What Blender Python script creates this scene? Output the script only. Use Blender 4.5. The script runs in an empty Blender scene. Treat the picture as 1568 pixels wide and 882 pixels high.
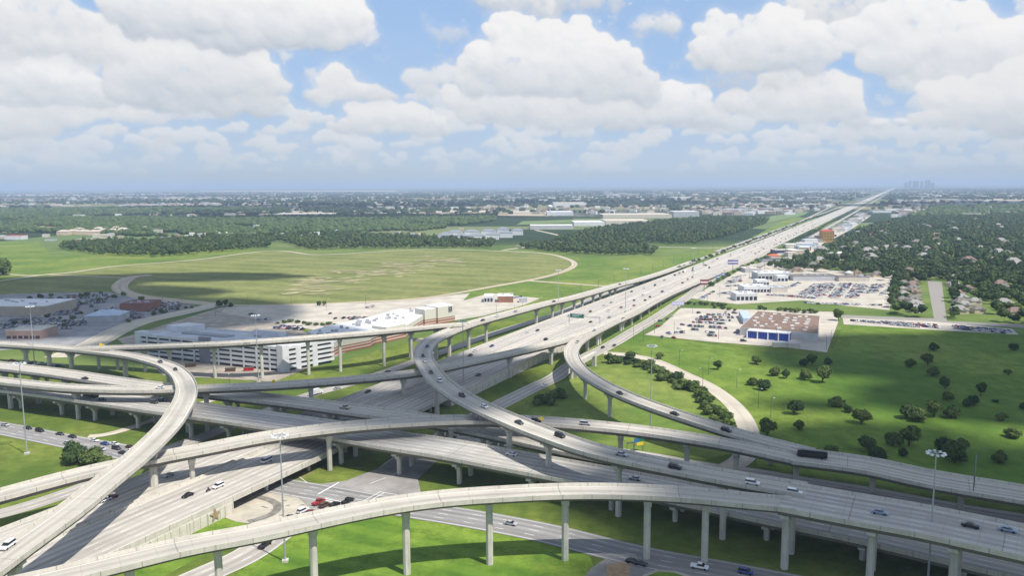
import bpy, bmesh, math, random
import numpy as np
C = bpy.context.scene.collection
SC = bpy.context.scene
rng = np.random.default_rng(7)
random.seed(7)

# ---------------------------------------------------------------- camera, sky, sun, exposure
FPX, CAMH = 1219.0, 120.0                      # focal length in photo pixels, height of the drone in metres
PITCH, ROLL = math.radians(7.39), math.radians(0.3)
cam = bpy.data.cameras.new('camera'); camo = bpy.data.objects.new('camera', cam); C.objects.link(camo)
cam.lens = 36.0 * FPX / 1568.0; cam.sensor_width = 36.0; cam.sensor_fit = 'HORIZONTAL'
cam.clip_start = 1.0; cam.clip_end = 200000.0
from mathutils import Matrix, Vector
camo.matrix_world = (Matrix.Translation((0, 0, CAMH)) @ Matrix.Rotation(math.pi / 2 - PITCH, 4, 'X')
                     @ Matrix.Rotation(-ROLL, 4, 'Z'))
SC.camera = camo
SUN = Vector((0.47, -0.39, 1.0)).normalized()  # towards the sun
SC.view_settings.view_transform = 'Standard'; SC.view_settings.look = 'None'
SC.view_settings.exposure = EXPOSURE = 0.56; SC.view_settings.gamma = 1.0
SC.render.engine = 'CYCLES'
cy = SC.cycles
cy.use_denoising = True
cy.max_bounces = 5; cy.diffuse_bounces = 3; cy.glossy_bounces = 2; cy.transmission_bounces = 2
cy.volume_step_rate = 10; cy.transparent_max_bounces = 8; cy.volume_bounces = 0
cy.sample_clamp_indirect = 4.0
sl = bpy.data.lights.new('sun', 'SUN'); sl.energy = 4.2; sl.angle = math.radians(0.8); sl.color = (1.0, 0.95, 0.87)
so = bpy.data.objects.new('sun', sl); C.objects.link(so)
so.rotation_euler = SUN.to_track_quat('Z', 'Y').to_euler()

def P(px, py, h=0.0):
    """world point seen at photo pixel (px, py) when it lies at height h"""
    u = (px - 784) / FPX; v = (py - 441) / FPX
    c, s = math.cos(ROLL), math.sin(ROLL)
    x = c * u - s * v; d = s * u + c * v
    fy = math.cos(PITCH) - d * math.sin(PITCH); fz = -math.sin(PITCH) - d * math.cos(PITCH)
    t = (h - CAMH) / fz
    return np.array([x * t, fy * t, h])
def Q(p):
    """photo pixel of a world point"""
    X, Y, Z = p[0], p[1], p[2] - CAMH
    zc = Y * math.cos(PITCH) - Z * math.sin(PITCH); dn = -Y * math.sin(PITCH) - Z * math.cos(PITCH)
    x, v = X / zc, dn / zc
    c, s = math.cos(ROLL), math.sin(ROLL)
    return 784 + FPX * (c * x + s * v), 441 + FPX * (-s * x + c * v)

# ---------------------------------------------------------------- node helpers
def newmat(name):
    m = bpy.data.materials.new(name); m.use_nodes = True
    m.node_tree.nodes.clear()
    return m, m.node_tree
class NT:
    """tiny wrapper for building node trees"""
    def __init__(s, tree): s.t = tree; s.n = tree.nodes; s.l = tree.links
    def new(s, typ, **kw):
        n = s.n.new(typ)
        for k, v in kw.items(): setattr(n, k, v)
        return n
    def put(s, inp, v):
        if isinstance(v, bpy.types.NodeSocket): s.l.new(v, inp)
        elif v is not None:
            if isinstance(v, (tuple, list)) and len(v) == 3 and inp.type == 'RGBA': v = (*v, 1)
            inp.default_value = v
    def math(s, op, a, b=None, c=None, clamp=False):
        n = s.new('ShaderNodeMath', operation=op, use_clamp=clamp)
        s.put(n.inputs[0], a)
        if b is not None: s.put(n.inputs[1], b)
        if c is not None: s.put(n.inputs[2], c)
        return n.outputs[0]
    def vmath(s, op, a, b=None, scale=None):
        n = s.new('ShaderNodeVectorMath', operation=op)
        s.put(n.inputs[0], a)
        if b is not None: s.put(n.inputs[1], b)
        if scale is not None: s.put(n.inputs['Scale'], scale)
        return n.outputs['Value'] if op in ('LENGTH', 'DOT_PRODUCT', 'DISTANCE') else n.outputs[0]
    def mix(s, f, a, b):
        n = s.new('ShaderNodeMix', data_type='RGBA')
        s.put(n.inputs[0], f); s.put(n.inputs[6], a); s.put(n.inputs[7], b)
        return n.outputs[2]
    def ss(s, x, lo, hi, a=0.0, b=1.0):
        n = s.new('ShaderNodeMapRange', interpolation_type='SMOOTHSTEP')
        s.put(n.inputs[0], x); n.inputs[1].default_value = lo; n.inputs[2].default_value = hi
        n.inputs[3].default_value = a; n.inputs[4].default_value = b
        return n.outputs[0]
    def noise(s, vec, scale, detail=4.0, rough=0.55, dim='3D', col=False):
        n = s.new('ShaderNodeTexNoise', noise_dimensions=dim)
        if vec is not None: s.put(n.inputs['Vector'], vec)
        n.inputs['Scale'].default_value = scale; n.inputs['Detail'].default_value = detail
        n.inputs['Roughness'].default_value = rough
        return n.outputs['Color' if col else 0]
    def pos(s): return s.new('ShaderNodeNewGeometry').outputs['Position']
    def xyz(s, v):
        n = s.new('ShaderNodeSeparateXYZ'); s.put(n.inputs[0], v); return n.outputs
    def comb(s, x, y, z=0.0):
        n = s.new('ShaderNodeCombineXYZ'); s.put(n.inputs[0], x); s.put(n.inputs[1], y); s.put(n.inputs[2], z); return n.outputs[0]
    def bsdf(s, col, rough=0.85, spec=0.25, metal=0.0, **kw):
        b = s.new('ShaderNodeBsdfPrincipled'); o = s.new('ShaderNodeOutputMaterial')
        s.put(b.inputs['Base Color'], col); s.put(b.inputs['Roughness'], rough)
        b.inputs['Specular IOR Level'].default_value = spec; b.inputs['Metallic'].default_value = metal
        for k, v in kw.items(): s.put(b.inputs[k], v)
        s.l.new(b.outputs[0], o.inputs[0]); return b
MATS = {}
def plain(name, col, rough=0.7, spec=0.3, metal=0.0, var=0.12, scale=0.6):
    """one colour with a little dirt"""
    if name in MATS: return MATS[name]
    m, t = newmat(name); k = NT(t)
    n = k.noise(k.pos(), scale, 5.0, 0.6)
    c = k.mix(k.ss(n, 0.3, 0.75), tuple(x * (1 - var) for x in col), tuple(min(1, x * (1 + var)) for x in col))
    k.bsdf(c, rough, spec, metal)
    MATS[name] = m; return m

# ---------------------------------------------------------------- mesh helpers
def obj(name, verts, faces, mat=None, parent=None, uv=None, smooth=False, recalc=True):
    me = bpy.data.meshes.new(name)
    me.from_pydata([tuple(map(float, v)) for v in verts], [], [tuple(map(int, f)) for f in faces])
    if uv is not None:
        ul = me.uv_layers.new(name='UVMap')
        vi = np.empty(len(me.loops), dtype=np.int32); me.loops.foreach_get('vertex_index', vi)
        ul.data.foreach_set('uv', np.asarray(uv, dtype=np.float32)[vi].ravel())
    if recalc:
        bm = bmesh.new(); bm.from_mesh(me); bmesh.ops.recalc_face_normals(bm, faces=bm.faces); bm.to_mesh(me); bm.free()
    return link(name, me, mat, parent, smooth)
def link(name, me, mat=None, parent=None, smooth=False):
    if smooth: me.polygons.foreach_set('use_smooth', [True] * len(me.polygons))
    for m in (mat if isinstance(mat, (list, tuple)) else [mat]):
        if m is not None: me.materials.append(m)
    o = bpy.data.objects.new(name, me); C.objects.link(o)
    if parent is not None: o.parent = parent
    return o
def fast_mesh(name, V, T, mat_index=None):
    """mesh of triangles from big arrays"""
    me = bpy.data.meshes.new(name); V = np.asarray(V, np.float32); T = np.asarray(T, np.int32)
    n = T.shape[1]
    me.vertices.add(len(V)); me.vertices.foreach_set('co', V.ravel())
    me.loops.add(T.size); me.loops.foreach_set('vertex_index', T.ravel())
    me.polygons.add(len(T)); me.polygons.foreach_set('loop_start', np.arange(0, T.size, n, dtype=np.int32))
    try: me.polygons.foreach_set('loop_total', np.full(len(T), n, dtype=np.int32))
    except Exception: pass
    if mat_index is not None: me.polygons.foreach_set('material_index', np.asarray(mat_index, np.int32))
    me.update(calc_edges=True); return me
def tag(o, label=None, cat=None, group=None, kind=None):
    if label: o['label'] = label
    if cat: o['category'] = cat
    if group: o['group'] = group
    if kind: o['kind'] = kind
    return o
def thing(name, label, cat, loc=(0, 0, 0), rz=0.0, group=None):
    o = bpy.data.objects.new(name, None); C.objects.link(o)
    o.location = tuple(map(float, loc)); o.rotation_euler = (0, 0, rz); o.empty_display_size = 1
    return tag(o, label, cat, group)
def dup(root, loc, rz=0.0, label=None, cat=None, group=None, scale=None):
    def cp(o, parent):
        c = o.copy(); C.objects.link(c)
        if parent is not None: c.parent = parent
        for ch in o.children: cp(ch, c)
        return c
    r = cp(root, None); r.location = tuple(map(float, loc)); r.rotation_euler = (0, 0, rz)
    if scale is not None: r.scale = scale if hasattr(scale, '__len__') else (scale,) * 3
    return tag(r, label, cat, group)
class MB:
    """collects boxes, prisms and tubes into one mesh"""
    def __init__(s): s.v = []; s.f = []; s.m = []
    def add(s, vs, fs, m=0):
        b = len(s.v); s.v += [tuple(map(float, v)) for v in vs]; s.f += [tuple(b + i for i in f) for f in fs]; s.m += [m] * len(fs); return s
    def box(s, x0, x1, y0, y1, z0, z1, m=0, rz=0.0, o=(0, 0)):
        c, n = math.cos(rz), math.sin(rz)
        vs = [(o[0] + x * c - y * n, o[1] + x * n + y * c, z) for z in (z0, z1) for x, y in ((x0, y0), (x1, y0), (x1, y1), (x0, y1))]
        return s.add(vs, [(3, 2, 1, 0), (4, 5, 6, 7), (0, 1, 5, 4), (1, 2, 6, 5), (2, 3, 7, 6), (3, 0, 4, 7)], m)
    def prism(s, poly, z0, z1, m=0):
        """poly: list of (x, y), extruded along z"""
        n = len(poly); vs = [(x, y, z0) for x, y in poly] + [(x, y, z1) for x, y in poly]
        return s.add(vs, [tuple(range(n))[::-1], tuple(range(n, 2 * n))] + [(i, (i + 1) % n, n + (i + 1) % n, n + i) for i in range(n)], m)
    def extr(s, prof, y0, y1, m=0):
        """prof: list of (x, z), extruded along y"""
        n = len(prof); vs = [(x, y0, z) for x, z in prof] + [(x, y1, z) for x, z in prof]
        return s.add(vs, [tuple(range(n)), tuple(range(n, 2 * n))[::-1]] + [(i, n + i, n + (i + 1) % n, (i + 1) % n) for i in range(n)], m)
    def tube(s, a, b, r0, r1=None, n=8, m=0):
        r1 = r0 if r1 is None else r1
        a, b = Vector(a), Vector(b); d = (b - a).normalized()
        x = d.orthogonal().normalized(); y = d.cross(x)
        vs = [tuple(p + (x * math.cos(t) + y * math.sin(t)) * r) for p, r in ((a, r0), (b, r1)) for t in [2 * math.pi * i / n for i in range(n)]]
        return s.add(vs, [tuple(range(n))[::-1], tuple(range(n, 2 * n))] + [(i, (i + 1) % n, n + (i + 1) % n, n + i) for i in range(n)], m)
    def build(s, name, mat=None, parent=None, smooth=False):
        o = obj(name, s.v, s.f, None, parent, recalc=True, smooth=smooth)
        for m in (mat if isinstance(mat, (list, tuple)) else [mat]):
            if m is not None: o.data.materials.append(m)
        o.data.polygons.foreach_set('material_index', s.m); return o

# ---------------------------------------------------------------- paths
class Path:
    """a road's centre line: photo pixels with heights, turned into a smooth world curve"""
    def __init__(s, pts, width, ds=2.0, smooth=16, world=False, ext=(0, 0)):
        w = np.array([(p if world else P(p[0], p[1], p[2])) for p in pts], float)
        if ext[0]: d_ = (w[0] - w[1]) * [1, 1, 0]; w = np.vstack([w[0] + d_ / np.linalg.norm(d_) * ext[0], w])      # on beyond the frame
        if ext[1]: d_ = (w[-1] - w[-2]) * [1, 1, 0]; w = np.vstack([w, w[-1] + d_ / np.linalg.norm(d_) * ext[1]])
        wd = np.full(len(w), float(width)) if (ext[0] or ext[1]) else np.array([(p[3] if (len(p) > 3 and not world) else width) for p in pts], float)
        d = np.concatenate([[0], np.cumsum(np.linalg.norm(np.diff(w[:, :2], axis=0), axis=1))])
        n = max(3, int(d[-1] / ds)); t = np.linspace(0, d[-1], n)
        m = np.zeros_like(w)                                       # monotone-ish Hermite tangents
        for i in range(len(w)):
            a, b = max(0, i - 1), min(len(w) - 1, i + 1)
            m[i] = (w[b] - w[a]) / max(1e-6, d[b] - d[a])
        idx = np.clip(np.searchsorted(d, t, side='right') - 1, 0, len(w) - 2)
        h = (d[idx + 1] - d[idx]); u = ((t - d[idx]) / h)[:, None]; h = h[:, None]
        p = ((2 * u**3 - 3 * u**2 + 1) * w[idx] + (u**3 - 2 * u**2 + u) * h * m[idx]
             + (-2 * u**3 + 3 * u**2) * w[idx + 1] + (u**3 - u**2) * h * m[idx + 1])
        wd = np.interp(t, d, wd)
        for _ in range(smooth):
            p[1:-1] = 0.25 * p[:-2] + 0.5 * p[1:-1] + 0.25 * p[2:]
            wd[1:-1] = 0.25 * wd[:-2] + 0.5 * wd[1:-1] + 0.25 * wd[2:]
        s.p = p; s.hw = wd / 2
        g = np.gradient(p[:, :2], axis=0); g /= np.linalg.norm(g, axis=1)[:, None]
        s.t = g; s.nrm = np.stack([g[:, 1], -g[:, 0]], 1)          # to the right of travel
        s.s = np.concatenate([[0], np.cumsum(np.linalg.norm(np.diff(p[:, :2], axis=0), axis=1))])
        s.q = np.array([Q(x) for x in p])
    def near_px(s, px, py=None):
        d = (s.q[:, 0] - px) ** 2 + (0 if py is None else (s.q[:, 1] - py) ** 2)
        return int(np.argmin(d))
    def near(s, xy): return int(np.argmin(((s.p[:, :2] - np.asarray(xy)[:2]) ** 2).sum(1)))
    def at(s, i, off=0.0, dz=0.0):
        return np.array([s.p[i, 0] + s.nrm[i, 0] * off, s.p[i, 1] + s.nrm[i, 1] * off, s.p[i, 2] + dz])
    def cut(s, i0, i1):
        q = object.__new__(Path)
        for k in ('p', 'hw', 't', 'nrm', 's', 'q'): setattr(q, k, getattr(s, k)[i0:i1])
        return q
def sweep(name, path, prof, mat, parent=None, closed=True, zabs=False, cap=True):
    """prof: list of (a, b, z): offset = a*halfwidth + b; z is relative to the deck (or absolute when zabs)"""
    n, k = len(path.p), len(prof); V = np.zeros((n, k, 3)); U = np.zeros((n, k, 2))
    for j, (a, b, z) in enumerate(prof):
        off = a * path.hw + b
        V[:, j, :2] = path.p[:, :2] + path.nrm * off[:, None]
        V[:, j, 2] = (z if zabs else path.p[:, 2] + z)
        U[:, j, 0] = off; U[:, j, 1] = path.s
    F = []
    kk = k if closed else k - 1
    for i in range(n - 1):
        for j in range(kk):
            a, b = i * k + j, i * k + (j + 1) % k
            F.append((a, b, b + k, a + k))
    if closed and cap: F += [tuple(range(k))[::-1], tuple((n - 1) * k + j for j in range(k))]
    return obj(name, V.reshape(-1, 3), F, mat, parent, uv=U.reshape(-1, 2), recalc=closed)
def sheet(name, path, z, mat, parent=None):
    """a flat road surface a little above the ground"""
    n = len(path.p); V = np.zeros((n, 2, 3)); U = np.zeros((n, 2, 2))
    for j, a in enumerate((-1, 1)):
        V[:, j, :2] = path.p[:, :2] + path.nrm * (a * path.hw)[:, None]; V[:, j, 2] = path.p[:, 2] + z
        U[:, j, 0] = a * path.hw; U[:, j, 1] = path.s
    F = [(2 * i, 2 * i + 1, 2 * i + 3, 2 * i + 2) for i in range(n - 1)]
    return obj(name, V.reshape(-1, 3), F, mat, parent, uv=U.reshape(-1, 2), recalc=False)
def poly(name, pxs, z, mat, parent=None, world=False):
    pts = [np.array([*p, z]) if world else P(p[0], p[1], 0) for p in pxs]
    V = [(p[0], p[1], z) for p in pts]
    a = sum(V[i][0] * V[(i + 1) % len(V)][1] - V[(i + 1) % len(V)][0] * V[i][1] for i in range(len(V)))
    if a < 0: V = V[::-1]
    return obj(name, V, [tuple(range(len(V)))], mat, parent, recalc=False)
def inside(pt, pl):
    x, y = pt; r = False
    for i in range(len(pl)):
        x0, y0 = pl[i][0], pl[i][1]; x1, y1 = pl[i - 1][0], pl[i - 1][1]
        if (y0 > y) != (y1 > y) and x < (x1 - x0) * (y - y0) / (y1 - y0) + x0: r = not r
    return r
# ---------------------------------------------------------------- sky: Nishita daylight with heaped fair-weather clouds computed as lumpy heights lit by the sun
def vnoise(h, w, cell, r):
    gy, gx = int(h / cell) + 4, int(w / cell) + 4
    g = r.random((gy, gx)); y = np.arange(h) / cell; x = np.arange(w) / cell
    yi, xi = y.astype(int), x.astype(int); fy, fx = y - yi, x - xi
    fy = (fy * fy * (3 - 2 * fy))[:, None]; fx = (fx * fx * (3 - 2 * fx))[None]
    a = g[yi][:, xi]; b = g[yi][:, xi + 1]; c = g[yi + 1][:, xi]; d = g[yi + 1][:, xi + 1]
    return (a * (1 - fx) + b * fx) * (1 - fy) + (c * (1 - fx) + d * fx) * fy
def fbm(h, w, cell, octs, r, stretch=1.0):
    o = np.zeros((h, w)); amp = 1; tot = 0
    for i in range(octs):
        n = vnoise(h, max(2, int(w / stretch)), max(1.5, cell / 2 ** i), r)
        if stretch != 1.0: n = n[:, np.clip((np.arange(w) / stretch).astype(int), 0, n.shape[1] - 1)]
        o += amp * n; tot += amp; amp *= 0.55
    return o / tot
def blur(a, s):
    if s <= 0: return a
    n = int(s * 3) + 1; kx = np.exp(-0.5 * (np.arange(-n, n + 1) / s) ** 2); kx /= kx.sum()
    p = np.pad(a, ((n, n), (n, n)), mode='edge')
    p = sum(kx[i] * p[i:i + a.shape[0]] for i in range(2 * n + 1))
    return sum(kx[i] * p[:, i:i + a.shape[1]] for i in range(2 * n + 1))
EXK = 2 ** -EXPOSURE                               # picture values to scene values
SKW, SKH, SKX0, SKTOP = 1960, 340, -196, 340.0   # window of the sky in photo-pixel units of azimuth and elevation
def sky_uv(px, py):
    d = P(px, py, 0) - np.array([0, 0, CAMH]); d = d if py > 300 else None
    u = (px - 784) / FPX; v = (py - 441) / FPX
    c, s = math.cos(ROLL), math.sin(ROLL); x = c * u - s * v; dd = s * u + c * v
    fy = math.cos(PITCH) - dd * math.sin(PITCH); fz_ = -math.sin(PITCH) - dd * math.cos(PITCH)
    return math.atan2(x, fy) * FPX + 784, math.atan2(fz_, math.hypot(x, fy)) * FPX
def make_clouds():
    r = np.random.default_rng(11); H_, W_ = SKH, SKW
    rgb = np.zeros((H_, W_, 3)); al = np.zeros((H_, W_))
    yy, xx = np.mgrid[0:H_, 0:W_].astype(float)
    el = SKTOP - yy
    L = np.array([0.42, 0.72, 0.55]); L /= np.linalg.norm(L)
    nz = fbm(H_, W_, 26, 5, r); nz2 = fbm(H_, W_, 60, 4, r, 2.0); nz3 = fbm(H_, W_, 9, 3, r)
    def cloud(lobes, soft=3.0, bright=1.0, grey=1.0, lump=1.0, alpha=1.0, flat=None):
        """lobes in photo pixels (cx, cy, rx, ry)"""
        hgt = np.zeros((H_, W_)); lob = []
        for cx, cy_, rx, ry in lobes:
            rx, ry = rx * .95, ry * .94
            X, E = sky_uv(cx, cy_); X -= SKX0; Y = SKTOP - E; lob.append((X, Y, rx, ry))
            lst = [(X, Y, rx * .93, ry * .93, 0)]
            n = int(10 + rx * ry / 45 * lump)
            for _ in range(n):
                a = r.uniform(0, 2 * math.pi); q = r.uniform(.25, .98)
                px_, py_ = X + rx * q * math.cos(a), Y + ry * q * math.sin(a)
                if math.sin(a) > .55 and r.random() < .75: continue
                rr = r.uniform(.12, .38) * min(rx, ry * 1.6) + 2
                z = math.sqrt(max(0, 1 - q * q)) * min(rx, ry)
                lst.append((px_, py_, rr * r.uniform(1, 1.5), rr * .85, z * .85))
            for X1, Y1, rx1, ry1, z in lst:
                x0, x1 = int(max(0, X1 - rx1 - 1)), int(min(W_, X1 + rx1 + 2)); y0, y1 = int(max(0, Y1 - ry1 - 1)), int(min(H_, Y1 + ry1 + 2))
                if x0 >= x1 or y0 >= y1: continue
                d2 = ((xx[y0:y1, x0:x1] - X1) / rx1) ** 2 + ((yy[y0:y1, x0:x1] - Y1) / ry1) ** 2
                hh = np.where(d2 < 1, z + np.sqrt(np.maximum(0, 1 - d2)) * min(rx1, ry1), 0)
                hgt[y0:y1, x0:x1] = np.maximum(hgt[y0:y1, x0:x1], hh)
        lob = np.array(lob); top = (lob[:, 1] - lob[:, 3]).min(); bot = (lob[:, 1] + lob[:, 3]).max(); x0 = (lob[:, 0] - lob[:, 2]).min(); x1 = (lob[:, 0] + lob[:, 2]).max()
        mask = (hgt > 0).astype(float)
        m = blur(mask, soft * 1.25 + .4)
        m = np.clip((m - .5) * (1.7 if soft < 4 else 1.1) + .47 + ((nz3 - .5) * .8 + (nz - .5) * 1.45 + (nz2 - .5) * .7) * (.55 + .45 * (m > .25)), 0, 1)
        m = m * m * (3 - 2 * m)
        wide = np.clip(blur(mask, 9) * 1.15 - .12 + (nz2 - .5) * .7 + (nz - .5) * .5, 0, 1) * (.5 if soft >= 2 else .35)
        below = blur(np.roll(mask, -5, axis=0), 3.0)                 # undersides dissolve into the haze
        m = np.maximum(m * (.62 + .38 * np.clip(below * 1.4 + (nz - .5), 0, 1)), wide)
        h2 = blur(hgt, 2.0 + soft * .5) * .55 + blur(hgt, 7) * .45 + 8 * (nz - .5) + 2.5 * (nz3 - .5); gy, gx = np.gradient(h2)
        nl = np.sqrt(gx * gx + gy * gy + 1.6 ** 2)
        lam = (-gx * L[0] + gy * L[1] + 1.6 * L[2]) / nl
        hb = blur(hgt, 9); occ = np.clip((hgt - hb) / 14, -1, 1)
        tcl = np.clip((bot - yy) / max(8, bot - top), 0, 1)
        sh = .50 + .30 * lam + .10 * occ + .46 * (np.clip(tcl * 1.5, 0, 1) - .5) * grey + .34 * (nz2 - .5) + .16 * (nz - .5)
        sh = np.clip(sh, 0, 1); sh = blur(sh, .7)
        g0, g1 = np.array([.46, .53, .62]) * EXK, np.array([.93, .92, .92]) * bright * EXK
        col = g0 + (g1 - g0) * np.clip(sh * 1.02, 0, 1)[..., None]
        ma = m * alpha
        nonlocal rgb, al
        rgb = rgb * (1 - ma)[..., None] + col * ma[..., None]; al = al * (1 - ma) + ma
    # far rows low over the horizon
    for e0, n, sc, a in ((30, 90, 12, .55), (46, 84, 14, .65), (60, 70, 18, .75), (74, 54, 22, .8), (90, 40, 25, .85), (106, 26, 26, .85), (122, 12, 30, .7)):
        lob = []
        for _ in range(n):
            cx = r.uniform(-180, 1760); 
            if e0 > 95 and (1290 < cx < 1420): continue
            q_ = r.uniform(.5, 1.7); yb = 283 - e0 + r.normal(0, 6); lob.append((cx, yb, sc * q_, sc * r.uniform(.2, .34)))
            for _k in range(r.integers(1, 4)): lob.append((cx + r.uniform(-.6, .6) * sc * q_, yb - sc * r.uniform(.1, .35), sc * r.uniform(.25, .5), sc * r.uniform(.2, .38)))
        cloud(lob, 1.6, .95, .75, .5, a)
    # the named heaps, farther first
    cloud([(575, 175, 45, 22), (620, 178, 40, 20), (655, 195, 38, 18), (540, 195, 40, 14)], 2.5, .95)
    cloud([(515, 122, 26, 22), (545, 140, 42, 16), (495, 146, 36, 13), (580, 146, 28, 10)], 2.5, .95)
    cloud([(640, 120, 32, 14), (678, 115, 20, 16), (655, 140, 16, 10)], 3, .93, alpha=.85)
    cloud([(650, 22, 8, 12), (658, 42, 10, 10), (690, 52, 36, 9)], 4, .9, alpha=.5)
    cloud([(60, 165, 75, 26), (140, 165, 45, 18), (195, 172, 34, 13), (10, 190, 60, 20)], 2.5, .97)
    cloud([(15, 100, 55, 32), (60, 108, 45, 34), (108, 112, 22, 22), (122, 138, 32, 22), (150, 152, 26, 15), (30, 140, 80, 22)], 2.2)
    cloud([(172, 44, 22, 24), (195, 66, 46, 32), (255, 92, 75, 48), (320, 105, 75, 42), (385, 118, 45, 26), (420, 130, 22, 14), (300, 150, 130, 24), (230, 140, 60, 30)], 2.6, .97)
    cloud([(-40, 20, 70, 50), (35, 22, 70, 42), (75, 45, 45, 38), (30, 62, 70, 22), (115, 55, 32, 30)], 3, .96)
    cloud([(110, 70, 70, 22), (150, 82, 50, 14)], 6, .92, alpha=.7)
    cloud([(840, 0, 110, 22), (780, -10, 70, 30), (910, 0, 50, 12)], 6, .86, 1.2, .5, .85)
    cloud([(1005, 36, 34, 16), (1030, 42, 20, 10)], 5, .93, alpha=.9)
    cloud([(720, 150, 50, 26), (790, 158, 85, 32), (880, 165, 110, 34), (970, 170, 90, 26), (1060, 172, 40, 20), (1080, 185, 45, 16)], 2.8, .94)
    cloud([(1030, 158, 44, 30), (1013, 138, 14, 16), (1058, 158, 26, 24), (1075, 178, 25, 14)], 2.0)
    cloud([(775, 52, 32, 28), (800, 48, 22, 24), (762, 92, 48, 32), (722, 112, 24, 26), (840, 62, 40, 24), (884, 66, 42, 34), (922, 88, 30, 28), (950, 95, 26, 28), (968, 122, 26, 30), (985, 135, 26, 26), (890, 105, 70, 36), (850, 118, 110, 34), (760, 128, 60, 22), (940, 132, 60, 26)], 2.0)
    cloud([(1215, 138, 60, 30), (1265, 142, 40, 32), (1290, 158, 26, 24), (1165, 158, 70, 22), (1230, 172, 85, 18), (1320, 188, 25, 8)], 2.4, .95)
    cloud([(1345, 187, 14, 6), (1395, 186, 24, 6)], 2, .95)
    cloud([(1300, 8, 90, 28), (1260, 28, 60, 24), (1350, 10, 60, 34)], 5, .93, .8)
    cloud([(1078, 44, 14, 10), (1098, 40, 28, 22), (1078, 84, 22, 20), (1115, 76, 46, 40), (1160, 66, 46, 44), (1190, 42, 32, 30), (1225, 62, 40, 28), (1252, 78, 34, 28), (1180, 92, 90, 22)], 2.0)
    cloud([(1120, 120, 50, 18), (1190, 122, 70, 14)], 7, .78, .6, .4, .7)
    cloud([(1330, 52, 50, 28), (1385, 38, 48, 40), (1430, 40, 48, 34), (1482, 34, 30, 30), (1440, 75, 95, 36), (1545, 66, 44, 28), (1515, 90, 80, 34), (1390, 88, 60, 24), (1610, 80, 60, 40), (1500, 112, 110, 22)], 2.2)
    cloud([(1480, 145, 65, 22), (1550, 150, 60, 32), (1500, 175, 90, 18), (1620, 150, 80, 50)], 3, .94)
    cloud([(250, 8, 70, 40), (340, 10, 90, 52), (420, 5, 90, 56), (480, 12, 60, 54), (525, 30, 34, 34), (440, 45, 110, 30), (300, 35, 100, 28)], 3, 1.0, 1.5)
    # thin veil everywhere low down
    rgb2 = rgb / np.maximum(al, 1e-4)[..., None]
    hz = np.exp(-(np.maximum(el, 0) / 42.0)) * .92
    haze = np.array([.535, .615, .685]) * EXK
    out = rgb2 * (1 - hz)[..., None] + haze * hz[..., None]
    a2 = np.clip(np.maximum(al * (1 - .25 * hz), 0), 0, 1)
    wob = fbm(H_, W_, 90, 4, r, 3.0)
    veil = np.clip(np.exp(-(np.maximum(el, 0) / 62.0)) * 1.02 + (wob - .5) * .25 * (el > 20), 0, 1)
    tot = 1 - (1 - a2) * (1 - veil); col = (out * a2[..., None] + haze * (veil * (1 - a2))[..., None]) / np.maximum(tot, 1e-4)[..., None]
    img = bpy.data.images.new('sky_clouds', W_, H_, alpha=True, float_buffer=True)
    img.colorspace_settings.name = 'Non-Color'; img.alpha_mode = 'CHANNEL_PACKED'
    buf = np.concatenate([col, tot[..., None]], 2)[::-1].astype(np.float32)
    img.pixels.foreach_set(buf.ravel()); img.update(); img.pack(); return img
w = bpy.data.worlds.new('World'); SC.world = w; w.use_nodes = True
w.node_tree.nodes.clear(); k = NT(w.node_tree)
sky = k.new('ShaderNodeTexSky', sky_type='NISHITA'); sky.sun_disc = False
sky.sun_elevation = math.asin(SUN.z); sky.sun_rotation = math.atan2(SUN.x, SUN.y)
sky.air_density = 1.0; sky.dust_density = 0.4; sky.ozone_density = 2.0
dv = k.new('ShaderNodeTexCoord').outputs['Generated']; X, Y, Z = k.xyz(dv)
az = k.math('ARCTAN2', X, Y); hyp = k.math('SQRT', k.math('ADD', k.math('MULTIPLY', X, X), k.math('MULTIPLY', Y, Y)))
elv = k.math('ARCTAN2', Z, hyp)
uu = k.math('DIVIDE', k.math('SUBTRACT', k.math('MULTIPLY_ADD', az, FPX, 784), SKX0), SKW)
vv = k.math('MULTIPLY_ADD', elv, FPX / SKH, 1 - SKTOP / SKH)
ti = k.new('ShaderNodeTexImage', extension='CLIP', interpolation='Cubic'); ti.image = make_clouds()
k.put(ti.inputs[0], k.comb(uu, vv))
base = k.mix(k.ss(Z, -0.02, .9, .8, .5), sky.outputs[0], tuple(v * EXK for v in (3.7, 5.4, 8.4)))
# scattered clouds in the rest of the sky, and the land's haze below the horizon
gn = k.noise(k.comb(k.math('DIVIDE', X, k.math('ADD', k.math('ABSOLUTE', Z), .15)), k.math('DIVIDE', Y, k.math('ADD', k.math('ABSOLUTE', Z), .15))), 1.1, 5.0, .55)
out_w = k.math('LESS_THAN', k.math('ADD', k.ss(k.math('ABSOLUTE', k.math('SUBTRACT', uu, .5)), .46, .5), k.ss(vv, .9, 1.0)), 5.0)
edge = k.math('MAXIMUM', k.ss(k.math('ABSOLUTE', k.math('SUBTRACT', uu, .5)), .44, .499), k.ss(vv, .955, 1.0))
col = k.mix(k.math('MULTIPLY', ti.outputs[1], k.math('SUBTRACT', 1.0, edge)), base, k.vmath('SCALE', ti.outputs[0], scale=10.0))
col = k.mix(k.math('MULTIPLY', k.ss(gn, .46, .6, 0, .9), edge), col, tuple(v * EXK for v in (8.2, 8.4, 8.8)))
bg = k.new('ShaderNodeBackground'); bg.inputs[1].default_value = 0.1; k.l.new(col, bg.inputs[0])
wo = k.new('ShaderNodeOutputWorld'); k.l.new(bg.outputs[0], wo.inputs[0])
w.cycles.sampling_method = 'MANUAL'; w.cycles.sample_map_resolution = 512
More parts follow.
